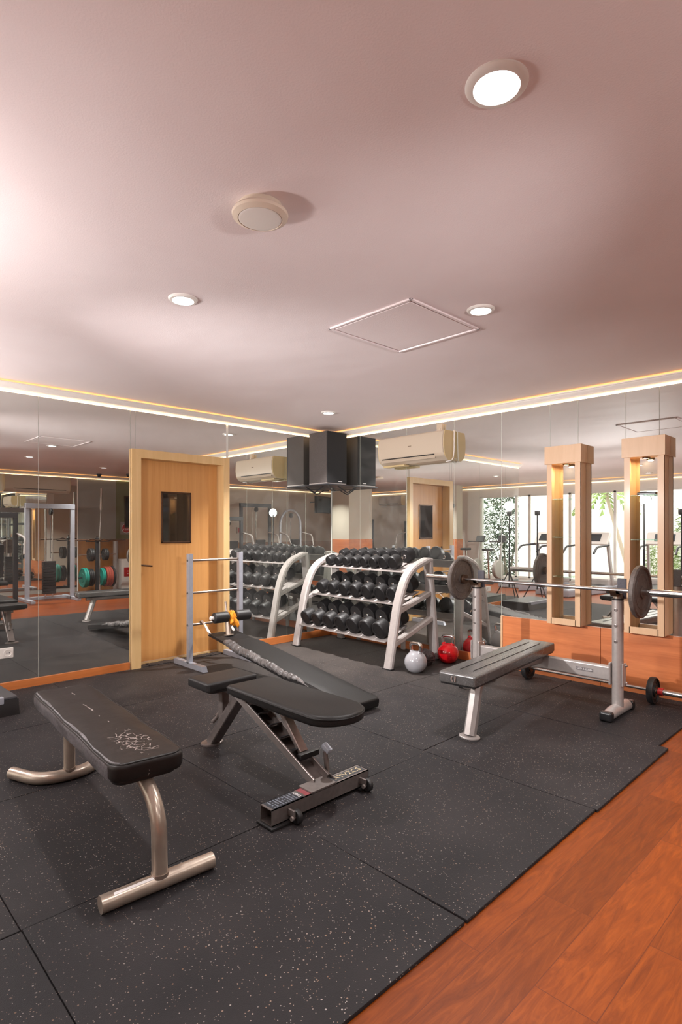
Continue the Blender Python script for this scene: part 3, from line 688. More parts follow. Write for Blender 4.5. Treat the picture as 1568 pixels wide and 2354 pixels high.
# ---- display shelves
def display_shelf(x0, x1, shelves, label, lampx):
    c = (x0+x1)/2; hw = (x1-x0)/2
    t = thing('display_shelf', label, 'display shelf', (c, 0.0, 0.527), 0, 'maple display shelves on the mirror')
    H = 1.655; dp = 0.12; sw = 0.088
    for sx in (-1, 1):
        s = MB(); s.span((sx*hw, -dp, 0.0), (sx*(hw-0.018), 0.0, H-0.16), 0.001); s.span((sx*hw, -dp-0.004, 0.0), (sx*(hw-sw*0.55), -dp+0.014, H-0.16), 0.001)
        s.build('side_panel', M['shelf_wood'], t)
    MB().span((-hw+0.018, -dp-0.002, 0.0), (hw-0.018, 0.0, 0.02)).build('bottom_panel', M['shelf_wood'], t)
    MB().span((-hw+0.04, -dp-0.004, 0.0), (hw-0.04, -dp+0.014, 0.055), 0.001).build('bottom_rail', M['shelf_wood'], t)
    MB().span((-hw-0.014, -dp-0.022, H-0.165), (hw+0.014, 0.0, H), 0.002).build('header', M['shelf_wood'], t)
    for z in shelves:
        MB().span((-hw+0.019, -dp+0.012, z-0.527-0.004), (hw-0.019, -0.001, z-0.527+0.004)).build('glass_shelf', M['shelf_glass'], t)
    l = MB().lathe([(0, 0), (0.028, 0), (0.032, -0.004), (0.032, -0.010), (0.026, -0.012)], 24, Matrix.Translation((lampx, -0.055, H-0.165)), close=False).build('spot_ring', M['bronze'], t)
    MB().lathe([(0, -0.009), (0.024, -0.009), (0.024, -0.006), (0, -0.006)], 24, Matrix.Translation((lampx, -0.055, H-0.165))).build('spot_lens', M['warm_lamp'], l)
    q = light('shelf_spot', 'AREA', (c+lampx, -0.055, 0.527+H-0.185), 2.2, (1.0, 0.74, 0.42), 0.04); q.data.shape = 'DISK'
    return t
display_shelf(3.095, 3.412, (1.69, 1.335, 0.965), 'maple display shelf with three glass shelves, beside the first barbell plate', 0.0)
display_shelf(3.787, 4.098, (1.695, 1.32), 'maple display shelf with a black remote, behind the second barbell plate', 0.0)
t = thing('remote_control', 'flat black remote on the upper glass shelf of the second display', 'remote', (3.95, -0.055, 1.699))
MB().box((0.0, 0, 0.011), (0.15, 0.05, 0.022), 0.006).build('remote_body', M['black_plastic'], t)
MB().box((-0.03, 0, 0.024), (0.05, 0.035, 0.008), 0.002).build('keypad', M['dark_plastic'], t)

# ================================================================ DUMBBELL RACK
RTH = math.radians(-3.5); RO = Vector((0.30, -0.11, 0))
rack = thing('dumbbell_rack', 'grey three-tier dumbbell rack standing in the mirrored corner', 'dumbbell rack', RO, RTH)
def rack_frame(x, name):
    s = MB(); p = bend([(x, -0.72, 0.004), (x, -0.575, 0.70), (x, -0.43, 0.985), (x, -0.13, 1.085), (x, -0.075, 1.06)], 0.16, 8)
    s.sweep(p[:-1], 0.11, 0.055, (1, 0, 0), bev=0.014); s.sweep([(x, -0.115, 1.075), (x, 0.0, 0.004)], 0.11, 0.055, (1, 0, 0), bev=0.012)
    o = s.build(name, M['rack_paint'], rack, 35)
    c = MB(); c.sweep([(x, -0.60, 0.565), (x, -0.07, 0.735)], 0.075, 0.055, (1, 0, 0), bev=0.01); c.sweep([(x, -0.665, 0.235), (x, -0.045, 0.46)], 0.075, 0.055, (1, 0, 0), bev=0.01)
    c.build('cross_brace', M['rack_paint'], o, 35)
    f = MB(); f.box((x, -0.72, 0.006), (0.118, 0.062, 0.012), 0.003); f.box((x, 0.0, 0.006), (0.118, 0.062, 0.012), 0.003)
    f.build('rubber_foot', M['black_rubber'], o)
rack_frame(0.0, 'end_frame'); rack_frame(1.565, 'end_frame')
TIERS = [((-0.345, 0.950), (-0.035, 1.053)), ((-0.495, 0.618), (-0.17, 0.740)), ((-0.70, 0.258), (-0.345, 0.388))]
for (f0, b0) in TIERS:
    s = MB(); s.sweep([(0.765, f0[0], f0[1]), (0.765, b0[0], b0[1])], 1.47, 0.005, (1, 0, 0), bev=0.001)
    s.span((0.03, f0[0]-0.006, f0[1]-0.004), (1.50, f0[0]+0.001, f0[1]+0.012), 0.002)
    s.build('tray', M['rack_paint'], rack)
for x in (0.40, 1.15): MB().box((x, -0.06, 0.55), (0.05, 0.03, 1.0), 0.004).build('back_post', M['rack_paint'], rack)
def dumbbell(r, ln, label):
    t = thing('dumbbell', label, 'dumbbell', (0, 0, 0), 0, 'round black dumbbells on the rack')
    hl = ln*0.315
    prof = [(0.0, 0.004), (r*0.62, 0.004), (r*0.64, 0.0), (r*0.86, 0.0), (r*0.94, 0.004), (r, 0.016), (r, hl*0.30), (r*0.985, hl*0.33), (r, hl*0.36), (r, hl-0.012), (r*0.93, hl-0.003), (r*0.5, hl), (0, hl)]
    for sgn in (-1, 1):
        m = Matrix.Translation((0, sgn*ln/2, 0)) @ (AX_Y if sgn < 0 else Matrix.Rotation(PI/2, 4, 'X'))
        MB().lathe(prof, 32, m).build('weight_head', M['head_rubber'], t)
    a = ln/2-hl
    MB().lathe([(0.022, -a-0.004), (0.022, -a+0.012), (0.0145, -a+0.018), (0.0165, 0), (0.0145, a-0.018), (0.022, a-0.012), (0.022, a+0.004)], 18, AX_Y).build('grip', M['chrome'], t)
    return t
ORD = ['first', 'second', 'third', 'fourth', 'fifth', 'sixth', 'seventh', 'eighth']
rot_rack = Matrix.Rotation(RTH, 4, 'Z')
def place_row(tier, xs, rs, cy, ln, names):
    f0, b0 = TIERS[tier]; sl = math.atan2(b0[1]-f0[1], b0[0]-f0[0])
    for i, (x, r) in enumerate(zip(xs, rs)):
        key = (round(r, 3), ln)
        lab = names(i)
        if key in PROTO: o = copy_tree(PROTO[key])
        else: o = dumbbell(r, ln, lab); PROTO[key] = o
        o['label'] = lab
        zz = f0[1]+(cy-f0[0])*math.tan(sl)+0.0065+r/math.cos(sl)
        p = RO + (rot_rack @ Vector((x, cy+math.sin(sl)*-0.0, zz)))
        o.location = p; o.rotation_euler = (Matrix.Rotation(RTH+random.uniform(-0.03, 0.03), 4, 'Z') @ Matrix.Rotation(sl, 4, 'X') @ Matrix.Rotation(random.uniform(0, 6), 4, 'Y')).to_euler()
PROTO = {}
place_row(0, [0.165+0.155*i for i in range(8)], [0.061, 0.061, 0.064, 0.064, 0.068, 0.068, 0.074, 0.078][:8], -0.19, 0.335,
          lambda i: '%s small round black dumbbell on the top tier of the rack, counted from the corner' % ORD[i])
place_row(1, [0.20+0.200*i for i in range(7)], [0.078, 0.078, 0.081, 0.081, 0.084, 0.084, 0.086], -0.335, 0.365,
          lambda i: '%s round black dumbbell on the middle tier of the rack, counted from the corner' % ORD[i])
place_row(2, [0.165+0.2065*i for i in range(7)], [0.088, 0.088, 0.090, 0.092, 0.094, 0.094, 0.094], -0.525, 0.395,
          lambda i: '%s large round black dumbbell on the bottom tier of the rack, counted from the corner' % ORD[i])

# ---- kettlebells
def kettlebell(loc, rz, body, label, R=0.113):
    t = thing('kettlebell', label, 'kettlebell', loc, rz, 'kettlebells beside the rack')
    prof = [(0, 0.0), (0.05, 0.0), (0.058, 0.004)] + [(R*math.sin(a), R*0.86-R*math.cos(a)*0.98) for a in [math.radians(d_) for d_ in range(36, 173, 8)]] + [(0, 1.84*R)]
    prof = [q for i, q in enumerate(prof) if i == 0 or q[1] >= prof[i-1][1]-1e-6]
    MB().lathe(prof, 40).build('ball', body, t)
    # shoulders run up into the handle
    for sx in (-1, 1):
        MB().tube([(sx*0.036, 0, R*1.45), (sx*0.048, 0, R*1.70), (sx*0.054, 0, R*1.86)], [0.036, 0.026, 0.0172], 16).build('shoulder', body, t)
    h = MB().tube(bend([(-0.054, 0, R*1.82), (-0.066, 0, R*2.50), (0.066, 0, R*2.50), (0.054, 0, R*1.82)], 0.048, 8), 0.0175, 16)
    h.build('handle', M['chrome'], t)
    return t
kettlebell((2.068, -0.80, 0.0), math.radians(0), M['white_enamel'], 'white kettlebell with a chrome handle beside the rack foot')
kettlebell((2.055, -0.235, 0.0), math.radians(12), M['red_enamel'], 'glossy red kettlebell with a chrome handle by the mirror', 0.113)
t = thing('medicine_ball', 'dark brown wrinkled leather ball lying behind the white kettlebell', 'ball', (1.945, -0.50, 0.0))
MB().lathe([(0.0, 0.0), (0.07, 0.0)] + [(0.112*math.sin(a), 0.082-0.082*math.cos(a)) for a in [math.radians(x) for x in range(50, 171, 10)]] + [(0, 0.164)], 36).build('ball', M['wrinkled'], t)
for z, r in ((0.05, 0.108), (0.075, 0.113), (0.10, 0.109)):
    MB().tube([(r*math.cos(a*PI/16), r*math.sin(a*PI/16), z) for a in range(32)], 0.005, 6, closed=True).build('seam', M['wrinkled'], t)

# ================================================================ BENCH PRESS
bp = thing('bench_press', 'silver bench press with a long black pad and two uprights by the wood panel', 'weight bench', (3.345, -0.74, 0))
UX = 0.615
for sx in (-1, 1):
    x = sx*UX
    u = MB().tube([(x, 0, 0.05), (x, 0, 0.875)], 0.041, 28).build('upright', M['silver_paint'], bp)
    MB().tube([(x, 0, 0.872), (x, 0, 0.884)], 0.043, 28).build('collar', M['black_plastic'], u)
    MB().tube([(x, 0, 0.884), (x, 0, 0.922)], 0.033, 24).build('inner_tube', M['champagne'], u)
    hb = MB(); hb.prism([(-0.095, 0.925), (0.035, 0.920), (0.035, 0.905), (-0.075, 0.905), (-0.105, 0.95), (-0.115, 0.947)], 0, (0.05, 0, 0), lambda y, z: (x-0.025, y, z))
    hb.build('bar_hook', M['bronze'], u)
    MB().box((x+0.012, 0.052, 0.955), (0.066, 0.020, 0.155), 0.006).build('hook_guard', M['hook_pad'], u)
    hp = MB()
    for z in (0.56, 0.68, 0.80): hp.lathe([(0.012, 0), (0.012, 0.004), (0.007, 0.005), (0.006, 0.001), (0, 0.001)], 14, Matrix.Translation((x, -0.0405, z)) @ Matrix.Rotation(PI/2, 4, 'X'))
    hp.build('peg_hole', M['gunmetal'], u)
    f = MB().tube([(x, -0.20, 0.034), (x, -0.10, 0.044), (x, 0.13, 0.044), (x, 0.20, 0.034)], [0.040, 0.046, 0.046, 0.040], 20).build('foot', M['silver_paint'], bp)
    for v in f.data.vertices: v.co.z = max(0.0, v.co.z*0.98)
    for sy in (-1, 1):
        MB().box((x, sy*0.215, 0.036), (0.094, 0.06, 0.072), 0.018, segs=4).build('foot_cap', M['black_plastic'], f)
    pl = MB(); pl.box((x-sx*0.044, -0.0, 0.31), (0.014, 0.105, 0.17), 0.006); pl.box((x+sx*0.044, 0.0, 0.31), (0.010, 0.07, 0.17), 0.006)
    pl.build('clamp_plate', M['silver_paint'], u)
    bo = MB()
    for z in (0.245, 0.375): bo.lathe([(0.011, 0.0), (0.011, 0.010), (0.007, 0.015), (0, 0.015)], 14, Matrix.Translation((x+0.047, 0.022, z)) @ AX_X)
    bo.build('bolt', M['bare_steel'], u)
cbm = MB().box((0, 0, 0.305), (2*UX-0.08, 0.055, 0.115), 0.016, segs=3).build('cross_beam', M['silver_paint'], bp)
bdg = MB().box((0.375, -0.0285, 0.308), (0.135, 0.002, 0.026), 0.001).build('badge', M['badge'], cbm)
text('badge_lettering', 'GED 3.453 8+', 0.021, M['white_print'], bdg, (0.375, -0.0300, 0.308), (PI/2, 0, 0))
sp = MB(); sp.sweep([(0, 0.0, 0.335), (0.02, -0.55, 0.352), (0.07, -1.22, 0.362)], 0.06, 0.08, (1, 0, 0), bev=0.012)
sp.build('spine', M['silver_paint'], bp)
PADA = Matrix.Rotation(math.radians(6.0), 4, 'Z')
lg = MB(); lg.sweep(bend([(0.078, -1.06, 0.352), (0.080, -1.10, 0.335), (0.086, -1.155, 0.16), (0.092, -1.205, 0.012)], 0.08), 0.082, 0.075, (1, 0, 0), bev=0.022)
lgo = lg.build('front_leg', M['silver_paint'], bp, 35)
MB().lathe([(0, 0), (0.075, 0), (0.075, 0.006), (0.068, 0.010), (0, 0.010)], 32, Matrix.Translation((0.092, -1.208, 0)) @ Matrix.Scale(0.78, 4, (0, 1, 0))).build('foot_plate', M['silver_paint'], lgo)
MB().prism([(-1.02, 0.37), (-1.16, 0.37), (-1.13, 0.31)], 0, (0.012, 0, 0), lambda y, z: (0.030, y, z)).build('gusset', M['silver_paint'], lgo)
pd = MB().pad(rrect(-0.137, 0.137, -0.735, 0.735, 0.022), 0.383, 0.456, 0.01, 0.016, 0.003).build('pad', M['vinyl_press'], bp)
pd.location = (0.014, -0.635, 0); pd.rotation_euler = (0, 0, math.radians(6.2))
pb_ = MB().span((-0.125, -0.72, 0.372), (0.125, 0.72, 0.384)).build('pad_board', M['black_plastic'], pd)
sm = MB()
for x in (-0.035, 0.06): sm.tube([(x, -0.62, 0.4605), (x+0.004, 0.0, 0.4605), (x, 0.60, 0.4605)], 0.002, 6)
sm.build('pad_seam', M['black_plastic'], pd)
cl = MB(); cl.tube([(-0.03, -0.737, 0.435), (-0.034, -0.741, 0.418), (-0.026, -0.739, 0.40)], 0.006, 8); cl.tube([(-0.012, -0.737, 0.437), (-0.010, -0.741, 0.40)], 0.0025, 6); cl.tube([(-0.004, -0.737, 0.437), (-0.006, -0.741, 0.40)], 0.0025, 6)
cl.build('torn_stitch', M['bare_steel'], pd)

# ---- barbell on the bench press and its two plates
bb = thing('barbell', 'long chrome barbell resting on the bench press hooks', 'barbell', (3.36, -0.805, 0.952), math.radians(-0.6))
def bar_parts(root, half_grip, half_all, rg, rs_):
    MB().tube([(-half_grip, 0, 0), (-0.3, 0, 0), (0.3, 0, 0), (half_grip, 0, 0)], rg, 20).build('shaft', M['bar_steel'], root)
    for s in (-1, 1):
        MB().tube([(s*half_grip, 0, 0), (s*half_all, 0, 0)], rs_, 22).build('sleeve', M['chrome'], root)
        MB().lathe([(rs_, -0.016), (rs_*1.55, -0.016), (rs_*1.6, 0.0), (rs_*1.55, 0.016), (rs_, 0.016)], 24, Matrix.Translation((s*(half_grip-0.006), 0, 0)) @ AX_X).build('sleeve_collar', M['bronze'], root)
bar_parts(bb, 0.735, 1.15, 0.0145, 0.027)
def plate(loc, rz, R, th, material, label, group, hub=True, name='weight_plate', cat='weight plate'):
    t = thing(name, label, cat, loc, rz, group)
    z = th/2; prof = [(0.0265, -z), (0.045, -z), (0.047, -z*0.55), (R*0.60, -z*0.5), (R*0.62, -z*0.64), (R*0.655, -z*0.64), (R*0.67, -z*0.5), (R*0.86, -z*0.5), (R*0.885, -z), (R*0.955, -z), (R, -z*0.55)]
    prof = prof + [(r_, -zz) for r_, zz in reversed(prof)] + [prof[0]]
    MB().lathe(prof, 48, AX_X, close=False).build('plate_disc', material, t)
    return t
for x, lab in ((-0.765, 'grey cast iron plate on the kettlebell end of the barbell'), (0.785, 'grey cast iron plate on the barbell end by the picture edge')):
    p = Matrix.Rotation(math.radians(-0.6), 4, 'Z') @ Vector((x, 0, 0)) + Vector((3.36, -0.805, 0.952))
    pt = plate(p, math.radians(-0.6), 0.193, 0.042, M['iron'], lab, 'grey plates on the barbell')
# ---- barbell lying on the floor along the panel
fb_ = thing('barbell', 'thin barbell lying on the floor along the orange wood panel', 'barbell', (3.53, -0.25, 0.108), 0)
bar_parts(fb_, 0.54, 0.93, 0.0125, 0.022)
MB().tube([(0.565, 0, 0), (0.60, 0, 0)], 0.030, 20).build('red_collar', M['red'], fb_)['label'] = 'red collar'
for x, lab in ((2.975, 'small black plate on the floor barbell under the bench press pad'), (4.055, 'small black plate with red collar on the floor barbell by the picture edge')):
    plate((x, -0.25, 0.108), 0, 0.107, 0.045, M['black_rubber'], lab, 'small black plates on the floor barbell')

# ================================================================ LADDER STAND
ld = thing('ladder_stand', 'blue-grey ladder stand with three steel rungs before the door', 'ladder stand', (0.335, -2.0, 0))
LY = (-0.305, 0.305)
for y in LY:
    u = MB().box((0, y, 0.60), (0.05, 0.05, 1.12), 0.004).build('upright', M['blue_grey'], ld)
    f = MB(); f.prism([(-0.29, 0.0), (0.31, 0.0), (0.28, 0.052), (-0.29, 0.052)], 0, (0, 0.05, 0), lambda x, z: (x, y-0.025, z))
    f.build('foot', M['blue_grey'], ld)
    bt = MB()
    for z in (1.09, 0.757, 0.43): bt.lathe([(0.011, 0), (0.011, 0.004), (0.006, 0.008), (0, 0.008)], 12, Matrix.Translation((0.0, y+(-0.025 if y < 0 else 0.025), z)) @ (Matrix.Rotation(PI/2, 4, 'X') if y < 0 else AX_Y))
    bt.build('bolt', M['dark_metal'], u)
for z in (1.09, 0.757, 0.43): MB().tube([(0, LY[0], z), (0, LY[1], z)], 0.0125, 14).build('rung', M['rung_steel'], ld)

# ================================================================ SIT-UP BOARD
A0 = Vector((0.50, -2.02, 0.352)); A1 = Vector((2.585, -2.085, 0.066))
ax = (A1-A0); LN = ax.length
sb = thing('sit_up_board', 'long black sloping sit-up board hooked on the ladder stand', 'exercise board', (A1.x, A1.y, 0))
e1 = ax.normalized(); e2 = Vector((0, 0, 1)).cross(e1).normalized(); e3 = e1.cross(e2)
MS = Matrix(((e1.x, e2.x, e3.x, A0.x), (e1.y, e2.y, e3.y, A0.y), (e1.z, e2.z, e3.z, A0.z), (0, 0, 0, 1)))
LOCAL = Matrix.Translation((-A1.x, -A1.y, 0)) @ MS
def sb_build(mb, name, m, parent=None, angle=40):
    bmesh.ops.transform(mb.bm, matrix=LOCAL, verts=mb.bm.verts)
    return mb.build(name, m, parent or sb, angle)
board = sb_build(MB().pad([(0, -0.165), (0.35, -0.165), (LN, -0.165), (LN, 0.165), (0.35, 0.165), (0, 0.165)], -0.03, -0.004, 0.003, 0.004), 'board', M['vinyl'])
def wob(x, y): return 0.004*math.sin(x*9)+0.003*math.sin(y*40+x*5)
pado = [(0.36, -0.13), (0.50, -0.165)]+[(0.5+k*0.1, -0.168) for k in range(1, 15)]+[(LN-0.02, -0.172), (LN+0.012, -0.15), (LN+0.012, 0.15), (LN-0.02, 0.172)]+[(1.9-k*0.1, 0.168) for k in range(0, 14)]+[(0.50, 0.165), (0.36, 0.13)]
sb_build(MB().pad(pado, -0.052, 0.022, 0.012, 0.018, 0.004), 'pad', M['vinyl'])
rl = MB(); pts = []; rr = []
random.seed(11)
n = 90
for i in range(n+1):
    f = i/n; x = 0.33+f*1.30
    r = 0.042*(1-0.45*f)*(0.35+0.65*min(1, f*14))*(1-0.9*max(0, (f-0.82)/0.18))
    r *= 1+(0.05+0.16*f)*math.sin(i*1.5)+0.05*math.sin(i*0.7)+random.uniform(-0.06, 0.06)
    pts.append((x, -0.158+0.006*math.sin(f*17)-0.018*(1-f), 0.006+0.006*math.sin(f*23))); rr.append(max(0.006, r))
rl.tube(pts, rr, 18)
rolled = sb_build(rl, 'rolled_cover', M['vinyl_roll'], angle=80); rolled['label'] = 'bunched grey torn vinyl along the pad edge'
# hooks on the rung
for y in (-0.155, 0.13):
    hk = MB(); hk.sweep([(0.02, y, -0.012), (-0.10, y, 0.062), (-0.172, y, 0.085), (-0.20, y, 0.062)], 0.03, 0.006, (0, 1, 0))
    sb_build(hk, 'hook', M['rung_steel'])
po = MB(); po.tube([(0.13, -0.005, -0.004), (0.085, -0.005, 0.13)], [0.030, 0.022], 20); po.tube([(0.13, -0.005, -0.004), (0.128, -0.005, 0.004)], 0.05, 20)
post = sb_build(po, 'roller_post', M['champagne'])
pp = MB(); pp.tube([(0.085, -0.005, 0.12), (0.02, -0.005, 0.32)], 0.011, 12); pp.tube([(0.09, 0.03, 0.06), (0.082, 0.05, 0.12)], 0.012, 12); pp.sweep([(0.09, -0.0, 0.118), (0.082, 0.055, 0.085)], 0.006, 0.03, (1, 0, 0))
sb_build(pp, 'post_rod', M['rung_steel'], post)
RXc, RZc = 0.075, 0.175
for (y0, y1, cap) in ((-0.165, 0.005, True), (0.085, 0.265, False)):
    prof = [(0.012, 0.0), (0.040, 0.0), (0.053, 0.010), (0.055, 0.022), (0.055, y1-y0-0.022), (0.053, y1-y0-0.010), (0.040, y1-y0), (0.012, y1-y0)]
    rlr = sb_build(MB().lathe(prof, 28, Matrix.Translation((RXc, y0, RZc)) @ AX_Y), 'foam_roller', M['black_rubber'])
    if cap:
        k_ = sb_build(MB().lathe([(0, -0.035), (0.018, -0.035), (0.022, -0.028), (0.018, -0.010), (0.020, 0.0), (0, 0.0)], 20, Matrix.Translation((RXc, y0, RZc)) @ AX_Y), 'end_knob', M['white_plastic'], rlr)
sb_build(MB().tube([(RXc, -0.19, RZc), (RXc, 0.275, RZc)], 0.012, 14), 'roller_bar', M['rung_steel'])
# orange cloth knotted round the roller bar
ct = thing('orange_rag', 'orange rag tied round the middle of the sit-up board rollers', 'rag', MS @ Vector((RXc, 0.045, RZc)))
cm = MB()
random.seed(5)
bmx = bmesh.new(); bmesh.ops.create_icosphere(bmx, subdivisions=4, radius=1.0)
for v in bmx.verts:
    c = v.co.copy(); w_ = 0.5+0.5*math.sin(c.x*9+c.z*6)*math.sin(c.y*11+c.z*5)
    v.co = Vector((c.x*0.058*(0.85+0.3*w_), c.y*0.043*(0.8+0.45*w_), c.z*0.078*(0.85+0.28*w_)-0.018))
    if c.z < -0.2: v.co.y += 0.020*(-c.z); v.co.x += 0.012*(-c.z)
cm._merge(bmx); cm.build('cloth_body', M['orange_cloth'], ct, 80)
cm = MB()
cm.tube([(0.03, 0.01, -0.02), (0.05, 0.03, -0.06), (0.05, 0.045, -0.095), (0.045, 0.05, -0.115)], [0.02, 0.024, 0.018, 0.006], 10)
cm.tube([(0.03, -0.01, -0.02), (0.055, -0.03, -0.05), (0.055, -0.05, -0.065)], [0.018, 0.02, 0.005], 10)
cm.build('cloth_tail', M['orange_cloth'], ct, 80)

# ================================================================ ADJUSTABLE BENCH
ab = thing('adjustable_bench', 'adjustable black bench with separate seat and slotted steel frame', 'weight bench', (3.41, -3.26, 0))
def L3(x, y, z): return (x-3.41, y+3.26, z)
R0 = lambda *p: Vector(L3(*p))
# back pad: straight at the seat end, round at the head
ol = [(-0.69, -0.155), (-0.67, -0.165), (-0.1, -0.172)] + [(0.045+0.165*math.cos(a), 0.0+0.172*math.sin(a)) for a in [math.radians(q) for q in range(-80, 81, 10)]] + [(-0.1, 0.172), (-0.67, 0.165), (-0.69, 0.155)]
bpad = MB().pad(ol, 0.438, 0.490, 0.010, 0.020, 0.002).build('back_pad', M['vinyl'], ab); bpad.location = (0, 0.012, 0)
MB().pad([(x*0.93-0.02, y*0.9) for x, y in ol], 0.428, 0.440, 0.002, 0.002).build('pad_board', M['black_plastic'], bpad)
MB().tube([(p[0], p[1], 0.474) for p in [(x*1.002, y*1.008) for x, y in ol]], 0.0035, 8, closed=True).build('piping', M['vinyl'], bpad)
so = [(-1.075, -0.115), (-1.05, -0.14), (-0.86, -0.185), (-0.835, -0.17), (-0.835, 0.17), (-0.86, 0.185), (-1.05, 0.14), (-1.075, 0.115)]
so = [(-1.085, -0.175), (-1.065, -0.187), (-0.85, -0.187), (-0.832, -0.170), (-0.832, 0.170), (-0.85, 0.187), (-1.065, 0.187), (-1.085, 0.175)]
spad = MB().pad(so, 0.415, 0.470, 0.010, 0.016, 0.002).build('seat_pad', M['vinyl'], ab)
MB().pad([(x*0.9-0.095, y*0.85) for x, y in so], 0.402, 0.417, 0.002, 0.002).build('pad_board', M['black_plastic'], spad)
P0_, P1_ = R0(2.65, -3.26, 0.415), R0(3.385, -3.26, 0.09)
mf = MB(); mf.sweep([P0_+Vector((0, -0.05, 0)), P1_+Vector((0, -0.05, 0))], 0.012, 0.046, (0, 1, 0), bev=0.002)
main = mf.build('main_leg', M['bare_steel'], ab)
mf = MB(); mf.sweep([P0_+Vector((0, 0.05, 0)), P1_+Vector((0, 0.05, 0))], 0.012, 0.046, (0, 1, 0), bev=0.002); mf.build('far_flange', M['gunmetal'], main)
mf = MB(); mf.sweep([P0_+Vector((-0.012, 0, -0.014)), P1_+Vector((-0.012, 0, -0.014))], 0.09, 0.006, (0, 1, 0), bev=0.001); mf.build('channel_web', M['gunmetal'], main)
rlg = MB(); rlg.sweep([R0(2.69, -3.26, 0.425), R0(2.33, -3.26, 0.012)], 0.075, 0.055, (0, 1, 0), bev=0.005)
rleg = rlg.build('rear_leg', M['gunmetal'], ab)
MB().lathe([(0, 0), (0.078, 0), (0.078, 0.010), (0.068, 0.016), (0, 0.016)], 32, Matrix.Translation(L3(2.32, -3.26, 0)) @ Matrix.Scale(0.75, 4, (1, 0, 0))).build('foot_plate', M['gunmetal'], rleg)
# five notch plates inside the channel
dd_ = (P1_-P0_); tilt = Matrix.Rotation(math.atan2(0.325, 0.735)+0.9, 4, 'Y')
for k in range(5):
    p = P0_+dd_*(0.17+0.135*k)
    MB().box(p+Vector((0.004, 0, 0.012)), (0.055, 0.088, 0.006), 0.001, Matrix.Rotation(math.radians(-18), 4, 'Y')).build('notch_plate', M['dark_metal'], main)
st = MB(); st.sweep([R0(2.985, -3.235, 0.432), R0(3.215, -3.235, 0.185)], 0.055, 0.030, (0, 1, 0), bev=0.004)
strut = st.build('support_strut', M['bare_steel'], ab)
lb = MB(); lb.box(R0(3.245, -3.225, 0.178), (0.035, 0.13, 0.03), 0.004); lb.build('latch_bar', M['black_plastic'], strut)
gp = MB(); gp.prism([(3.20, 0.165), (3.44, 0.092), (3.20, 0.092)], 0, (0, 0.006, 0), lambda x, z: L3(x, -3.20, z)); gp.build('gusset_plate', M['gunmetal'], main)
hd = MB(); hd.tube([R0(3.335, -3.165, 0.092), R0(3.315, -3.165, 0.20)], 0.014, 14); hdl = hd.build('release_lever', M['gunmetal'], main)
MB().box(R0(3.318, -3.155, 0.212), (0.062, 0.034, 0.036), 0.010, Matrix.Rotation(0.5, 4, 'Y')).build('lever_grip', M['blue_grey'], hdl)
# front bar: open square tube with a floor plate
FB0, FB1 = -3.645, -2.985
fb2 = MB(); xc, hw_, z0_, z1_, th_ = 3.425, 0.045, 0.016, 0.092, 0.004
fb2.span(L3(xc-hw_, FB0, z1_-th_), L3(xc+hw_, FB1, z1_)); fb2.span(L3(xc-hw_, FB0, z0_), L3(xc+hw_, FB1, z0_+th_))
fb2.span(L3(xc-hw_, FB0, z0_), L3(xc-hw_+th_, FB1, z1_)); fb2.span(L3(xc+hw_-th_, FB0, z0_), L3(xc+hw_, FB1, z1_)); fb2.span(L3(xc-hw_, FB1-0.004, z0_), L3(xc+hw_, FB1, z1_))
fbar = fb2.build('front_bar', M['gunmetal'], ab, smooth=False)
for a_, b_ in ((FB0-0.012, FB0+0.10), (FB1-0.08, FB1+0.012)): MB().span(L3(xc-0.062, a_, 0.0), L3(xc+0.062, b_, 0.014), 0.004).build('rubber_pad', M['black_rubber'], fbar)
mp_ = MB(); mp_.box(R0(xc-0.003, -3.315, 0.096), (0.105, 0.17, 0.010), 0.002)
mp_.build('mount_plate', M['gunmetal'], fbar)
lbl = MB().span(L3(xc-hw_+0.004, FB0+0.012, z1_), L3(xc+hw_-0.004, FB0+0.20, z1_+0.0008)).build('warning_label', M['black_label'], fbar)
pr = MB()
for k in range(9):
    y = FB0+0.028+0.0165*k
    for q in range(7):
        if random.random() < 0.9: pr.span(L3(xc-0.034+0.010*q, y, z1_+0.0008), L3(xc-0.034+0.010*q+0.0075, y+0.0075, z1_+0.0013))
pr.build('label_print', M['blue_print'], lbl)
MB().span(L3(xc-hw_+0.004, FB0+0.215, z1_), L3(xc+hw_-0.004, FB0+0.27, z1_+0.0008)).build('red_label', M['red_label'], fbar)
text('label_code', '10803', 0.026, M['white_print'], lbl, L3(xc-0.002, FB0+0.187, z1_+0.001), (0, 0, 0))
gl = MB().span(L3(xc-0.028, FB1-0.235, z1_), L3(xc+0.030, FB1-0.012, z1_+0.0008)).build('name_label', M['black_label'], fbar)
text('name_lettering', 'ATVZCS', 0.053, M['gold'], gl, L3(xc+0.001, FB1-0.122, z1_+0.001), (0, 0, PI/2))
for y in (-3.545, -3.055):
    wb = MB(); wb.box(R0(xc+0.068, y, 0.055), (0.05, 0.012, 0.035), 0.004); wbo = wb.build('wheel_bracket', M['gunmetal'], fbar)
    MB().lathe([(0.008, -0.013), (0.030, -0.013), (0.034, -0.008), (0.034, 0.008), (0.030, 0.013), (0.008, 0.013)], 24, Matrix.Translation(L3(xc+0.083, y+0.022, 0.036)) @ AX_Y).build('wheel', M['black_rubber'], wbo)
    MB().lathe([(0.0, -0.03), (0.011, -0.03), (0.011, -0.018), (0.006, -0.018), (0.006, 0.02), (0, 0.02)], 12, Matrix.Translation(L3(xc+0.083, y+0.015, 0.036)) @ AX_Y).build('axle_bolt', M['bare_steel'], wbo)
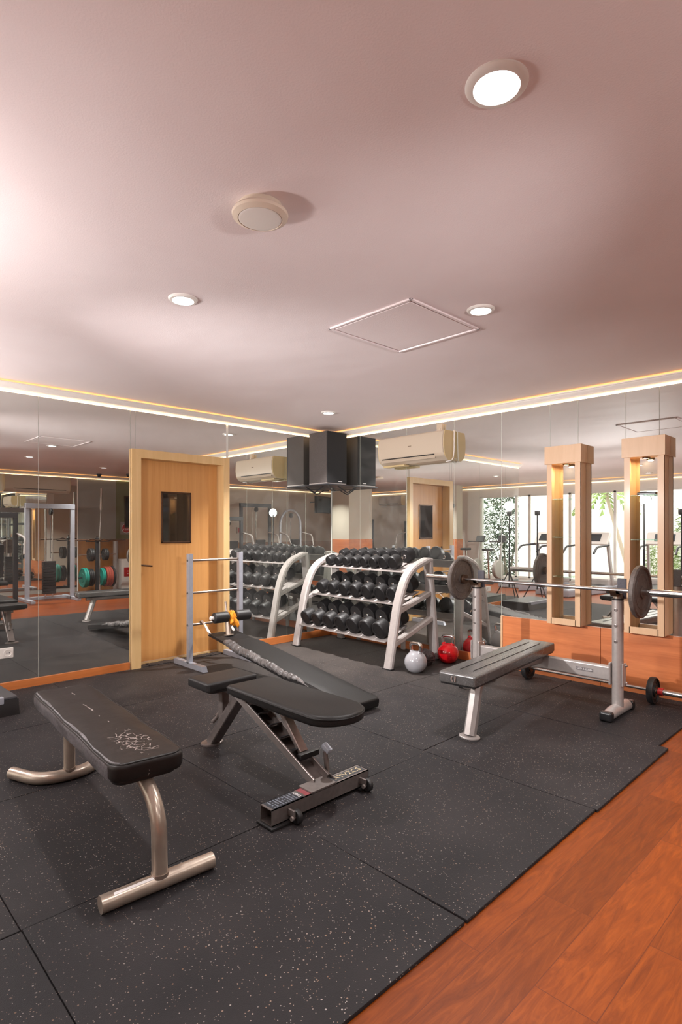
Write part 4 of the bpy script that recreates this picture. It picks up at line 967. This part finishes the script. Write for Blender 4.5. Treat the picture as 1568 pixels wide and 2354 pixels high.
# seat post and pins
sp_ = MB(); sp_.sweep([R0(2.46, -3.26, 0.405), R0(2.46, -3.26, 0.17)], 0.05, 0.05, (0, 1, 0), bev=0.004); sp_.span(L3(2.41, -3.30, 0.385), L3(2.62, -3.22, 0.405), 0.003)
spo = sp_.build('seat_post', M['gunmetal'], ab)
for x_, z_ in ((2.455, 0.375), (2.64, 0.415)): MB().lathe([(0.014, -0.05), (0.014, 0.05)], 16, Matrix.Translation(L3(x_, -3.26, z_)) @ AX_Y).build('pivot_pin', M['bare_steel'], spo)
kn = MB(); kn.tube([R0(2.415, -3.26, 0.215), R0(2.36, -3.275, 0.155)], [0.010, 0.014], 14); kn.tube([R0(2.435, -3.26, 0.235), R0(2.405, -3.265, 0.205)], 0.016, 14)
kn.build('pull_pin', M['gunmetal'], spo)

# ================================================================ FLAT BENCH IN FRONT
fbn = thing('flat_bench', 'flat worn black bench on champagne tube legs nearest the camera', 'weight bench', (2.74, -4.165, 0), math.atan2(-0.10, 1.34))
fo = rrect(-0.69, 0.69, -0.152, 0.152, 0.055, 5)
fo2 = []
for i in range(len(fo)):
    a = fo[i]; b_ = fo[(i+1) % len(fo)]; nseg = max(1, int(math.hypot(b_[0]-a[0], b_[1]-a[1])/0.04))
    for k in range(nseg): fo2.append((a[0]+(b_[0]-a[0])*k/nseg, a[1]+(b_[1]-a[1])*k/nseg))
fpad = MB().pad(fo2, 0.405, 0.482, 0.022, 0.020, 0.006, zf=lambda x, y: 0.003*math.sin(x*13+y*9)).build('pad', M['vinyl_worn'], fbn)
MB().tube([(x*0.985, y*0.94, 0.4775+0.003*math.sin(x*13+y*9)+0.0015*math.sin(x*40)) for x, y in fo2], 0.0042, 8, closed=True).build('piping', M['vinyl'], fpad)
# scuffed grey side skin, over the long edge that faces the camera
sd = MB(); bmv = sd.bm; rows = []
for k in range(67):
    x = -0.655+k*0.02; zz = 0.003*math.sin(x*13-1.35); e_ = 0.0022*math.sin(x*11)+0.001*math.sin(x*29)
    y_ = 0.0 if abs(x) < 0.62 else (abs(x)-0.62)**2*9
    rows.append([bmv.verts.new((x, y+y_, z+zz)) for y, z in ((-0.1505, 0.412), (-0.1535, 0.424), (-0.1535, 0.455), (-0.1515, 0.4675), (-0.1455, 0.4775), (-0.1395+e_, 0.4826), (-0.1345+e_*2, 0.4838))])
for a, b_ in zip(rows, rows[1:]):
    for k in range(6): bmv.faces.new((a[k], a[k+1], b_[k+1], b_[k]))
sd.build('side_skin', M['vinyl_grey'], fpad, 80)['label'] = 'scuffed pale grey side of the pad'
MB().pad([(x*0.96, y*0.86) for x, y in fo], 0.392, 0.407, 0.003, 0.003).build('pad_board', M['black_plastic'], fpad)
NP = 0.775
p1 = MB().tube(bend([(0.40, 0, 0.385), (0.62, 0, 0.385), (NP-0.01, 0, 0.29), (NP, 0, 0.05)], 0.17, 10), 0.0305, 24).build('front_post', M['champagne'], fbn)
MB().tube([(NP, 0, 0.055), (NP, 0, 0.068)], 0.034, 24).build('weld', M['rung_steel'], p1)
ff = MB().tube([(NP, -0.225, 0.0315), (NP, 0.225, 0.0315)], 0.0315, 26).build('front_foot', M['champagne'], fbn)
MB().box((NP+0.012, -0.10, 0.0585), (0.012, 0.16, 0.004), 0.001, Matrix.Rotation(0.35, 4, 'Y')).build('label_residue', M['white_print'], ff)
p2 = MB().tube(bend([(0.30, 0, 0.385), (-0.42, 0, 0.385), (-0.50, 0, 0.36), (-0.50, 0, 0.05)], 0.10, 8), 0.0305, 24).build('rear_post', M['champagne'], fbn)
MB().tube([(-0.50, 0, 0.058), (-0.50, 0, 0.071)], 0.034, 24).build('weld', M['rung_steel'], p2)
MB().tube(bend([(-0.72, -0.245, 0.033), (-0.50, -0.14, 0.033), (-0.495, 0.12, 0.033), (-0.70, 0.235, 0.033)], 0.13, 10), 0.033, 26).build('rear_foot', M['champagne'], fbn)

# ================================================================ STEP PLATFORM AT THE EDGE
sp2 = thing('step_platform', 'low black step platform with a grey strip, cut by the picture edge', 'step platform', (0.50, -4.50, 0), math.radians(2))
MB().prism([(-0.29, 0.0), (0.29, 0.0), (0.265, 0.115), (-0.265, 0.115)], 0, (0, 0.98, 0), lambda x, z: (x, -0.48, z)).build('platform_base', M['black_plastic'], sp2)
MB().span((-0.262, -0.475, 0.112), (0.262, 0.495, 0.135), 0.008).build('platform_top', M['dark_plastic'], sp2)
MB().span((0.225, -0.47, 0.090), (0.272, 0.40, 0.141), 0.006).build('edge_strip', M['blue_grey'], sp2)

# ================================================================ SEEN ONLY IN THE MIRRORS
# flash heads on stands
def flash(loc, watts, label, r=0.10):
    x, y, z = loc
    t = thing('flash_stand', label, 'studio light', (x, y, 0.0 if x < 4.4 and y > -5.84 else -0.016), 0, 'flash heads on stands')
    b_ = t.location.z; z -= b_
    s = MB(); s.cyl((0, 0, 0.45), (0, 0, z-0.20), 0.013, 12); s.cyl((0, 0, 0.25), (0, 0, z*0.55), 0.018, 12); s.build('pole', M['dark_metal'], t)
    for k in range(3):
        a = k*2*PI/3+0.4
        MB().tube([(0.02*math.cos(a), 0.02*math.sin(a), 0.55), (0.30*math.cos(a), 0.30*math.sin(a), 0.012)], 0.010, 10).build('leg', M['dark_metal'], t)
    MB().lathe([(0, 0), (0.045, 0), (0.052, 0.02), (0.052, 0.09), (0.04, 0.10), (0, 0.10)], 24, Matrix.Translation((0, 0, z-0.20))).build('flash_body', M['black_plastic'], t)
    col = emission('flash_globe', (1.0, 0.955, 0.935), watts/(PI*4*PI*r*r))
    MB().lathe([(r*math.sin(a), -r*math.cos(a)) for a in [PI*k/8 for k in range(9)]], 14, Matrix.Translation((0, 0, z))).build('flash_globe', col, t, angle=80)
def reflector(loc, aim, watts, cone, blend, label):
    x, y, z = loc
    b_ = 0.0 if x < 4.4 and y > -5.84 else -0.016
    t = thing('flash_stand', label, 'studio light', (x, y, b_), 0, 'flash heads on stands'); z -= b_
    s = MB(); s.cyl((0, 0, 0.45), (0, 0, z-0.05), 0.013, 12); s.cyl((0, 0, 0.25), (0, 0, z*0.55), 0.018, 12); s.build('pole', M['dark_metal'], t)
    for k in range(3):
        a = k*2*PI/3+0.4
        MB().tube([(0.02*math.cos(a), 0.02*math.sin(a), 0.55), (0.30*math.cos(a), 0.30*math.sin(a), 0.012)], 0.010, 10).build('leg', M['dark_metal'], t)
    d = (Vector(aim)-Vector(loc)).normalized(); q = d.to_track_quat('Z', 'Y').to_matrix().to_4x4(); m = Matrix.Translation((0, 0, z)) @ q
    MB().lathe([(0, -0.26), (0.045, -0.26), (0.052, -0.24), (0.052, -0.10), (0.06, -0.09), (0.115, 0.0), (0.111, 0.0), (0.056, -0.085), (0, -0.085)], 28, m).build('flash_body', M['black_plastic'], t)
    MB().lathe([(0, -0.05), (0.072, -0.05), (0.072, -0.046), (0, -0.046)], 24, m).build('flash_face', M['flash'], t)
    o = light('flash_beam', 'SPOT', Vector(loc)+d*0.03, watts, (1.0, 0.965, 0.96), 0.06); o.data.spot_size = math.radians(cone); o.data.spot_blend = blend
    o.rotation_euler = d.to_track_quat('-Z', 'Y').to_euler()
flash(KEY, 80, 'flash globe glaring in the mirror at the picture edge')
flash(EDGE, 108, 'flash globe glaring in the mirror between the green shrubs and the first display shelf')
reflector(FILL, (2.2, 0.0, 1.22), 720, 70, 0.9, 'flash reflector glaring in the mirror beside the second display shelf')
reflector(RIGHT, (0.2, -1.9, 1.75), 270, 62, 0.9, 'flash reflector glaring in the corner mirror above the dumbbells')

# plate tree (its double in the photograph is its image in the far mirror)
TX, TY = 7.30, -0.30
t = thing('plate_tree', 'black plate tree loaded with teal, red and black plates by the far wall', 'plate rack', (TX, TY, -0.016))
MB().box((0, 0, 0.62), (0.06, 0.06, 1.18), 0.005).build('post', M['dark_metal'], t)
MB().box((0, 0, 0.03), (0.07, 0.70, 0.06), 0.006).build('base_bar', M['dark_metal'], t); MB().box((0.0, 0, 0.03), (0.50, 0.07, 0.06), 0.006).build('base_bar', M['dark_metal'], t)
for z, mk in ((0.376, 'black_plastic'), (0.876, 'chrome')): MB().tube([(0, -0.40, z), (0, 0.42, z)], 0.0125, 14).build('peg', M[mk], t)
MB().lathe([(0.05, 0), (0.05, 0.03), (0.03, 0.05), (0.012, 0.06), (0.012, 0.10), (0, 0.10)], 18, Matrix.Translation((0, 0, 1.20))).build('finial', M['black_plastic'], t)
MB().tube([(0.0, 0.06, 0.0), (0.0, 0.06, 0.20)], 0.030, 16).build('bar_holder', M['bare_steel'], t)
for y in (-0.25, 0.25): MB().sweep([(-0.02, y*0.1, 1.17), (-0.06, y, 1.17), (-0.085, y, 1.20)], 0.02, 0.012, (0, 0, 1)).build('bar_hook', M['dark_metal'], t)
def tree_plates(z, y0, n, R, th, mkey, lab, grp):
    for k in range(n):
        o = thing('weight_plate', lab(k), 'weight plate', (TX, TY+y0+k*(th+0.004), z), PI/2, grp)
        zz = th/2
        MB().lathe([(0.026, -zz), (R*0.45, -zz), (R*0.5, -zz*0.6), (R*0.82, -zz*0.6), (R*0.86, -zz), (R*0.97, -zz), (R, -zz*0.7), (R, zz*0.7), (R*0.97, zz), (R*0.86, zz), (R*0.82, zz*0.6), (R*0.5, zz*0.6), (R*0.45, zz), (0.026, zz), (0.026, -zz)], 36, AX_X, close=False).build('plate_disc', M[mkey], o)
tree_plates(0.36, -0.30, 2, 0.215, 0.045, 'green_plate', lambda k: '%s big teal bumper plate on the mirror side of the low tree peg' % ('outer', 'inner')[k], 'teal plates on the tree')
tree_plates(0.36, -0.195, 3, 0.19, 0.035, 'black_rubber', lambda k: '%s black plate behind the big teal pair on the low tree peg' % ORD[k], 'black plates on the tree')
tree_plates(0.36, 0.085, 2, 0.195, 0.035, 'green_plate', lambda k: '%s teal plate between post and red plates on the low tree peg' % ORD[k], 'teal plates on the tree')
tree_plates(0.36, 0.175, 3, 0.225, 0.045, 'red_plate', lambda k: '%s rust red bumper plate on the low tree peg' % ORD[k], 'red plates on the tree')
tree_plates(0.36, 0.325, 1, 0.235, 0.04, 'black_rubber', lambda k: 'big black plate behind the red ones on the low tree peg', 'black plates on the tree')
tree_plates(0.86, -0.155, 2, 0.145, 0.045, 'black_rubber', lambda k: '%s small black plate on the mirror side of the upper tree peg' % ('outer', 'inner')[k], 'black plates on the tree')
tree_plates(0.86, 0.16, 2, 0.135, 0.04, 'black_rubber', lambda k: '%s small black plate on the cabinet side of the upper tree peg' % ('inner', 'outer')[k], 'black plates on the tree')
t = thing('barbell', 'upright silver barbell standing in the holder of the plate tree', 'barbell', (TX, TY+0.06, 0.0))
MB().tube([(0, 0, 0.12), (0.0, 0.0, 1.22), (0.03, 0.04, 1.85)], 0.0135, 14).build('shaft', M['bar_steel'], t)
MB().tube([(0.03, 0.04, 1.85), (0.055, 0.06, 2.34)], 0.025, 16).build('sleeve', M['chrome'], t)
t = thing('curl_bar', 'wavy curl bar lying across the top hooks of the plate tree', 'curl bar', (TX-0.06, TY, 1.183))
MB().tube(bend([(0, -0.62, 0), (0, -0.22, 0), (0, -0.12, 0.03), (0, -0.03, -0.005), (0, 0.03, -0.005), (0, 0.12, 0.03), (0, 0.22, 0), (0, 0.62, 0)], 0.04), 0.013, 12).build('shaft', M['bronze'], t)
# wall sensors and signs of the far wall
for loc, lab in (((7.75, -0.08, CZ), 'black dome camera under the ceiling above the plate trees'), ((7.3, 0.42, CZ), 'black dome camera under the ceiling near the olive wall')):
    t = thing('dome_camera', lab, 'camera', loc, 0, 'dome cameras')
    MB().lathe([(0, 0), (0.055, 0), (0.055, -0.02), (0.045, -0.03)], 24, close=False).build('camera_base', M['dark_metal'], t)
    MB().lathe([(0.045, -0.02), (0.045, -0.035), (0.035, -0.06), (0.018, -0.072), (0, -0.076)], 24, close=False).build('camera_dome', M['black_plastic'], t)
def round_sign(y, z, r, label):
    t = thing('wall_sign', label, 'sign', (XE, y, z))
    MB().box((-0.004, 0, 0), (0.006, r*2.5, r*2.6), 0.002).build('sign_board', M['grey_wall'], t)
    MB().lathe([(0, 0), (r, 0), (r, 0.003), (0, 0.003)], 32, Matrix.Translation((-0.007, 0, 0)) @ Matrix.Rotation(-PI/2, 4, 'Y')).build('sign_disc', M['white_print'], t)
    MB().lathe([(0, 0), (r*0.9, 0), (r*0.9, 0.003), (0, 0.003)], 32, Matrix.Translation((-0.009, 0, 0)) @ Matrix.Rotation(-PI/2, 4, 'Y')).build('sign_face', M['red'], t)
    text('sign_lettering', '120\nONLY', r*0.55, M['white_print'], t, (-0.0125, 0, 0), (PI/2, 0, -PI/2))
round_sign(0.76, 1.45, 0.12, 'round red notice on the olive far wall')
t = thing('wall_cabinet', 'low white cabinet with a red panel by the far wall', 'cabinet', (8.04, 0.72, -0.016))
MB().span((-0.12, -0.20, 0.0), (0.12, 0.22, 0.72), 0.006).build('cabinet_body', M['white_plastic'], t)
MB().span((-0.125, -0.14, 0.30), (-0.119, 0.16, 0.52), 0.002).build('red_panel', M['red'], t)
text('panel_lettering', 'E:', 0.18, M['white_print'], t, (-0.127, 0.0, 0.41), (PI/2, 0, -PI/2))
MB().cyl((-0.0, -0.30, 0.0), (-0.0, -0.30, 1.16), 0.055, 20).build('steel_column', M['silver_paint'], t)
t = thing('wall_monitor', 'dark narrow window panel on the olive far wall', 'panel', (XE, 0.86, 1.85))
MB().box((-0.01, 0, 0), (0.02, 0.30, 0.78), 0.004).build('panel_frame', M['bronze'], t)
MB().box((-0.021, 0, 0), (0.004, 0.25, 0.72)).build('panel_face', M['dark_glass'], t)

# gym machines
def machine(name, label, x, y, rz, H=2.1, W_=1.0, paint='dark_metal', arch=False, seat=True, stack=True):
    t = thing(name, label, 'gym machine', (x, y, -0.016), rz, None)
    hw = W_/2
    for sx in (-1, 1):
        if arch: continue
        MB().box((sx*hw, 0, H/2), (0.08, 0.06, H), 0.006).build('upright', M[paint], t)
    if arch:
        pth = [(-hw, 0, 0.02), (-hw, 0, H-0.45)] + [(hw*math.cos(a), 0, H-0.45+0.45*math.sin(a)) for a in [PI-PI*k/14 for k in range(1, 14)]] + [(hw, 0, H-0.45), (hw, 0, 0.02)]
        MB().tube(pth, 0.035, 16).build('arch_frame', M[paint], t)
    else:
        MB().box((0, 0, H-0.05), (W_+0.08, 0.08, 0.10), 0.006).build('top_beam', M[paint], t)
    bs = MB()
    for sx in (-1, 1): bs.box((sx*hw, 0.05, 0.03), (0.08, 0.9, 0.06), 0.008)
    bs.box((0, 0.35, 0.03), (W_, 0.07, 0.06), 0.008); bs.build('base', M[paint], t)
    if stack:
        sk = MB()
        for k in range(12): sk.box((0, 0.08, 0.16+k*0.055), (0.24, 0.12, 0.05), 0.004)
        sk.build('weight_stack', M['black_rubber'], t)
        for sx in (-0.07, 0.07): MB().cyl((sx, 0.08, 0.06), (sx, 0.08, H-0.1), 0.011, 10).build('guide_rod', M['chrome'], t)
        MB().tube([(0, 0.0, H-0.12), (0.0, -0.02, 0.85)], 0.004, 6).build('cable', M['black_plastic'], t)
        MB().lathe([(0, -0.02), (0.07, -0.02), (0.06, 0), (0.07, 0.02), (0, 0.02)], 24, Matrix.Translation((0, -0.03, H-0.16)) @ AX_X).build('pulley', M['black_plastic'], t)
    if seat:
        MB().box((0, -0.38, 0.46), (0.30, 0.36, 0.07), 0.02).build('seat', M['vinyl'], t)
        MB().box((0, -0.20, 0.86), (0.30, 0.07, 0.60), 0.02, Matrix.Rotation(0.12, 4, 'X')).build('backrest', M['vinyl'], t)
        MB().sweep([(0, -0.38, 0.43), (0, -0.25, 0.06)], 0.07, 0.06, (1, 0, 0)).build('seat_post', M[paint], t)
        for sx in (-1, 1):
            MB().tube(bend([(sx*0.42, -0.05, 1.35), (sx*0.45, -0.42, 1.28), (sx*0.40, -0.55, 0.98)], 0.08), 0.02, 12).build('lever_arm', M['silver_paint'], t)
    return t
machine('cable_tower', 'grey cable tower with a black weight stack, at the mirror edge left of the door', 6.72, -1.45, -PI/2, 1.95, 0.85, 'blue_grey', seat=False)
machine('chest_press', 'dark chest press machine beside the cable tower, in the left mirror', 6.45, -2.55, -PI/2, 1.75, 0.8, 'dark_metal')
machine('lat_machine', 'tall black lat pulldown machine near the far wall, seen above the rack', 7.3, -4.0, -PI/2, 2.15, 0.95, 'dark_metal')
machine('pec_machine', 'grey arched pec machine beside the pillar, seen above the rack', 7.2, -5.15, -PI/2, 2.0, 0.75, 'blue_grey', arch=True)
machine('leg_press', 'dark seated machine behind the pillar, seen in the corner mirror', 6.85, -7.75, PI, 1.75, 0.9, 'dark_metal')
machine('rowing_tower', 'black rowing tower against the back wall, seen beside the reflected door', 5.4, -8.7, PI, 1.7, 0.9, 'dark_metal')
t = thing('fire_alarm', 'small red and cream alarm box on the far wall', 'alarm', (XE, -4.05, 1.40))
MB().box((-0.02, 0, 0), (0.04, 0.14, 0.18), 0.006).build('alarm_box', M['ac_white'], t)
MB().box((-0.042, 0, 0), (0.004, 0.10, 0.13), 0.002).build('alarm_face', M['red'], t)
t = thing('television', 'flat black television on an arm near the ceiling, seen in the mirror', 'television', (6.95, -6.2, 2.15), math.radians(15))
MB().box((0, 0, 0), (0.07, 0.85, 0.50), 0.01).build('television_body', M['black_plastic'], t)
MB().box((-0.037, 0, 0), (0.004, 0.80, 0.45)).build('screen', M['screen'], t)
MB().tube([(0.03, 0, 0), (0.30, -0.05, 0.1), (0.54, -0.10, 0.1)], 0.02, 10).build('wall_arm', M['dark_metal'], t)

# treadmills and bikes by the windows
def treadmill(x, y, rz, label):
    t = thing('treadmill', label, 'treadmill', (x, y, -0.016), rz, 'treadmills by the windows')
    MB().span((-0.42, -0.95, 0.0), (0.42, 0.95, 0.16), 0.03).build('deck', M['blue_grey'], t)
    MB().span((-0.27, -0.92, 0.158), (0.27, 0.75, 0.168)).build('belt', M['black_rubber'], t)
    MB().box((0, 0.82, 0.22), (0.78, 0.34, 0.20), 0.06).build('motor_hood', M['silver_paint'], t)
    for sx in (-1, 1):
        MB().sweep([(sx*0.38, 0.78, 0.1), (sx*0.36, 0.60, 1.18)], 0.05, 0.08, (1, 0, 0)).build('upright', M['silver_paint'], t)
        MB().tube(bend([(sx*0.38, 0.62, 1.08), (sx*0.38, 0.15, 1.04), (sx*0.38, 0.02, 0.90)], 0.06), 0.024, 12).build('handrail', M['dark_plastic'], t)
    c = MB().box((0, 0.62, 1.22), (0.78, 0.08, 0.32), 0.03, Matrix.Rotation(-0.5, 4, 'X')).build('console', M['white_plastic'], t)
    MB().box((0, 0.585, 1.245), (0.42, 0.02, 0.18), 0.004, Matrix.Rotation(-0.5, 4, 'X')).build('display', M['screen'], c)
    return t
treadmill(0.1, -7.5, math.radians(190), 'white console treadmill seen between the two display shelves')
treadmill(1.45, -8.4, math.radians(180), 'treadmill by the window, seen in the second display shelf mirror')
treadmill(-1.2, -7.6, math.radians(205), 'treadmill by the window nearest the side wall')
def bike(x, y, rz, label):
    t = thing('exercise_bike', label, 'exercise bike', (x, y, -0.016), rz, 'exercise bikes by the windows')
    b_ = MB(); b_.box((0, -0.45, 0.03), (0.5, 0.06, 0.06), 0.01); b_.box((0, 0.45, 0.03), (0.5, 0.06, 0.06), 0.01); b_.box((0, 0, 0.05), (0.07, 0.9, 0.06), 0.01); b_.build('base', M['dark_plastic'], t)
    MB().lathe([(0, -0.05), (0.24, -0.05), (0.26, -0.03), (0.26, 0.03), (0.24, 0.05), (0, 0.05)], 32, Matrix.Translation((0, 0.22, 0.36)) @ AX_X).build('flywheel_cover', M['silver_paint'], t)
    MB().tube([(0, -0.22, 0.08), (0, -0.30, 0.86)], 0.025, 12).build('seat_post', M['chrome'], t)
    MB().box((0, -0.31, 0.90), (0.20, 0.28, 0.06), 0.025).build('saddle', M['vinyl'], t)
    MB().tube([(0, 0.25, 0.3), (0, 0.42, 1.12)], 0.03, 12).build('mast', M['silver_paint'], t)
    MB().tube(bend([(-0.22, 0.15, 1.10), (-0.22, 0.38, 1.10), (0.22, 0.38, 1.10), (0.22, 0.15, 1.10)], 0.06), 0.016, 10).build('handlebar', M['dark_plastic'], t)
    MB().box((0, 0.44, 1.18), (0.26, 0.05, 0.18), 0.015, Matrix.Rotation(-0.4, 4, 'X')).build('console', M['dark_plastic'], t)
bike(2.55, -8.4, math.radians(180), 'exercise bike by the plant window, seen behind the barbell')
bike(3.3, -8.5, math.radians(180), 'exercise bike nearest the thin pillar, seen behind the barbell')

# windows of the back wall and the garden beyond
n = 0
for i in range(6):
    x0 = -3.2+i*(6.8/6); x1 = x0+6.8/6
    wn = struct(bpy.data.objects.new('window_%d' % (i+1), None)); COL.objects.link(wn); wn.location = ((x0+x1)/2, YB-0.06, 0.08)
    hw = (x1-x0)/2
    f = MB(); f.span((-hw, -0.03, 0), (-hw+0.03, 0.03, 2.30)); f.span((hw-0.03, -0.03, 0), (hw, 0.03, 2.30)); f.span((-hw, -0.03, 0), (hw, 0.03, 0.04)); f.span((-hw, -0.03, 2.26), (hw, 0.03, 2.30))
    f.build('window_frame', M['white_wall'], wn)
    MB().span((-hw+0.028, -0.004, 0.038), (hw-0.028, 0.004, 2.262)).build('window_pane', M['glass'], wn, smooth=False)
struct(MB().span((-9, -17, -0.16), (11, YB-0.2, -0.10)).build('floor_terrace', M['concrete']))
gw = struct(MB().span((-9, -14.6, -0.12), (1.2, -14.3, 3.6)).build('wall_garden', M['white_wall']))
def shrub(x, y, w_, d_, h_, nl, label, seed, lm='leaf'):
    rnd = random.Random(seed)
    t = thing('garden_shrub', label, 'shrub', (x, y, -0.10), 0, 'shrubs outside the windows')
    s = MB()
    for k in range(7): s.tube([(rnd.uniform(-0.1, 0.1), rnd.uniform(-0.1, 0.1), 0), (rnd.uniform(-w_/3, w_/3), rnd.uniform(-d_/3, d_/3), h_*rnd.uniform(0.5, 0.85))], [0.02, 0.006], 6)
    s.build('stem', M['trunk'], t)
    bm = bmesh.new()
    for k in range(nl):
        a = rnd.uniform(0, 2*PI); rr_ = math.sqrt(rnd.random()); z = rnd.uniform(0.02, 1.0)
        c = Vector((math.cos(a)*rr_*w_/2*(1.1-0.3*z), math.sin(a)*rr_*d_/2*(1.1-0.3*z), z*h_))
        dr = Vector((math.cos(a)+rnd.uniform(-.6, .6), math.sin(a)+rnd.uniform(-.6, .6), rnd.uniform(-0.5, 0.9))).normalized()
        sd_ = dr.cross(Vector((0, 0, 1))).normalized()*rnd.uniform(0.012, 0.03); L_ = rnd.uniform(0.12, 0.32)
        v = [bm.verts.new(c), bm.verts.new(c+dr*L_*0.5+sd_), bm.verts.new(c+dr*L_-Vector((0, 0, L_*0.2))), bm.verts.new(c+dr*L_*0.5-sd_)]
        bm.faces.new(v)
    f = MB(); f._merge(bm); f.build('foliage', M[lm], t, smooth=False)
shrub(3.35, -10.5, 1.9, 1.0, 2.8, 3800, 'dense tall green shrub outside the window, seen in the mirror behind the barbell', 1)
shrub(1.55, -11.6, 1.2, 0.9, 2.3, 1600, 'looser green shrub outside beside the tall dense one', 2, 'palm_leaf')
shrub(0.1, -13.4, 0.9, 0.6, 1.1, 700, 'low pale shrub at the foot of the white garden wall', 3, 'palm_leaf')
t = thing('palm_tree', 'slim palm tree outside, seen in the mirror beside the first display shelf', 'palm', (-1.4, -13.0, -0.10), 0)
MB().tube([(0.75, 0, 0), (0.45, 0, 1.1), (0.1, 0, 2.35), (0.0, 0, 2.75)], [0.06, 0.055, 0.05, 0.06], 12).build('trunk', M['trunk'], t)
rnd = random.Random(9); bm = bmesh.new()
for k in range(16):
    a = 2*PI*k/16+rnd.uniform(-.15, .15); up = rnd.uniform(0.2, 1.0); prev = None
    for j in range(9):
        f_ = j/8; p = Vector((math.cos(a)*f_*0.95, math.sin(a)*f_*0.95, 2.75+up*0.5*f_-0.95*f_*f_))
        if prev is not None:
            for sgn in (-1, 1):
                sd_ = Vector((-math.sin(a), math.cos(a), -0.5))*sgn*0.22*(1-f_*0.7)
                bm.faces.new([bm.verts.new(q) for q in (prev, p, p+sd_*1.0+Vector((math.cos(a), math.sin(a), 0))*0.06)])
        prev = p
f = MB(); f._merge(bm); f.build('fronds', M['palm_leaf'], t, smooth=False)
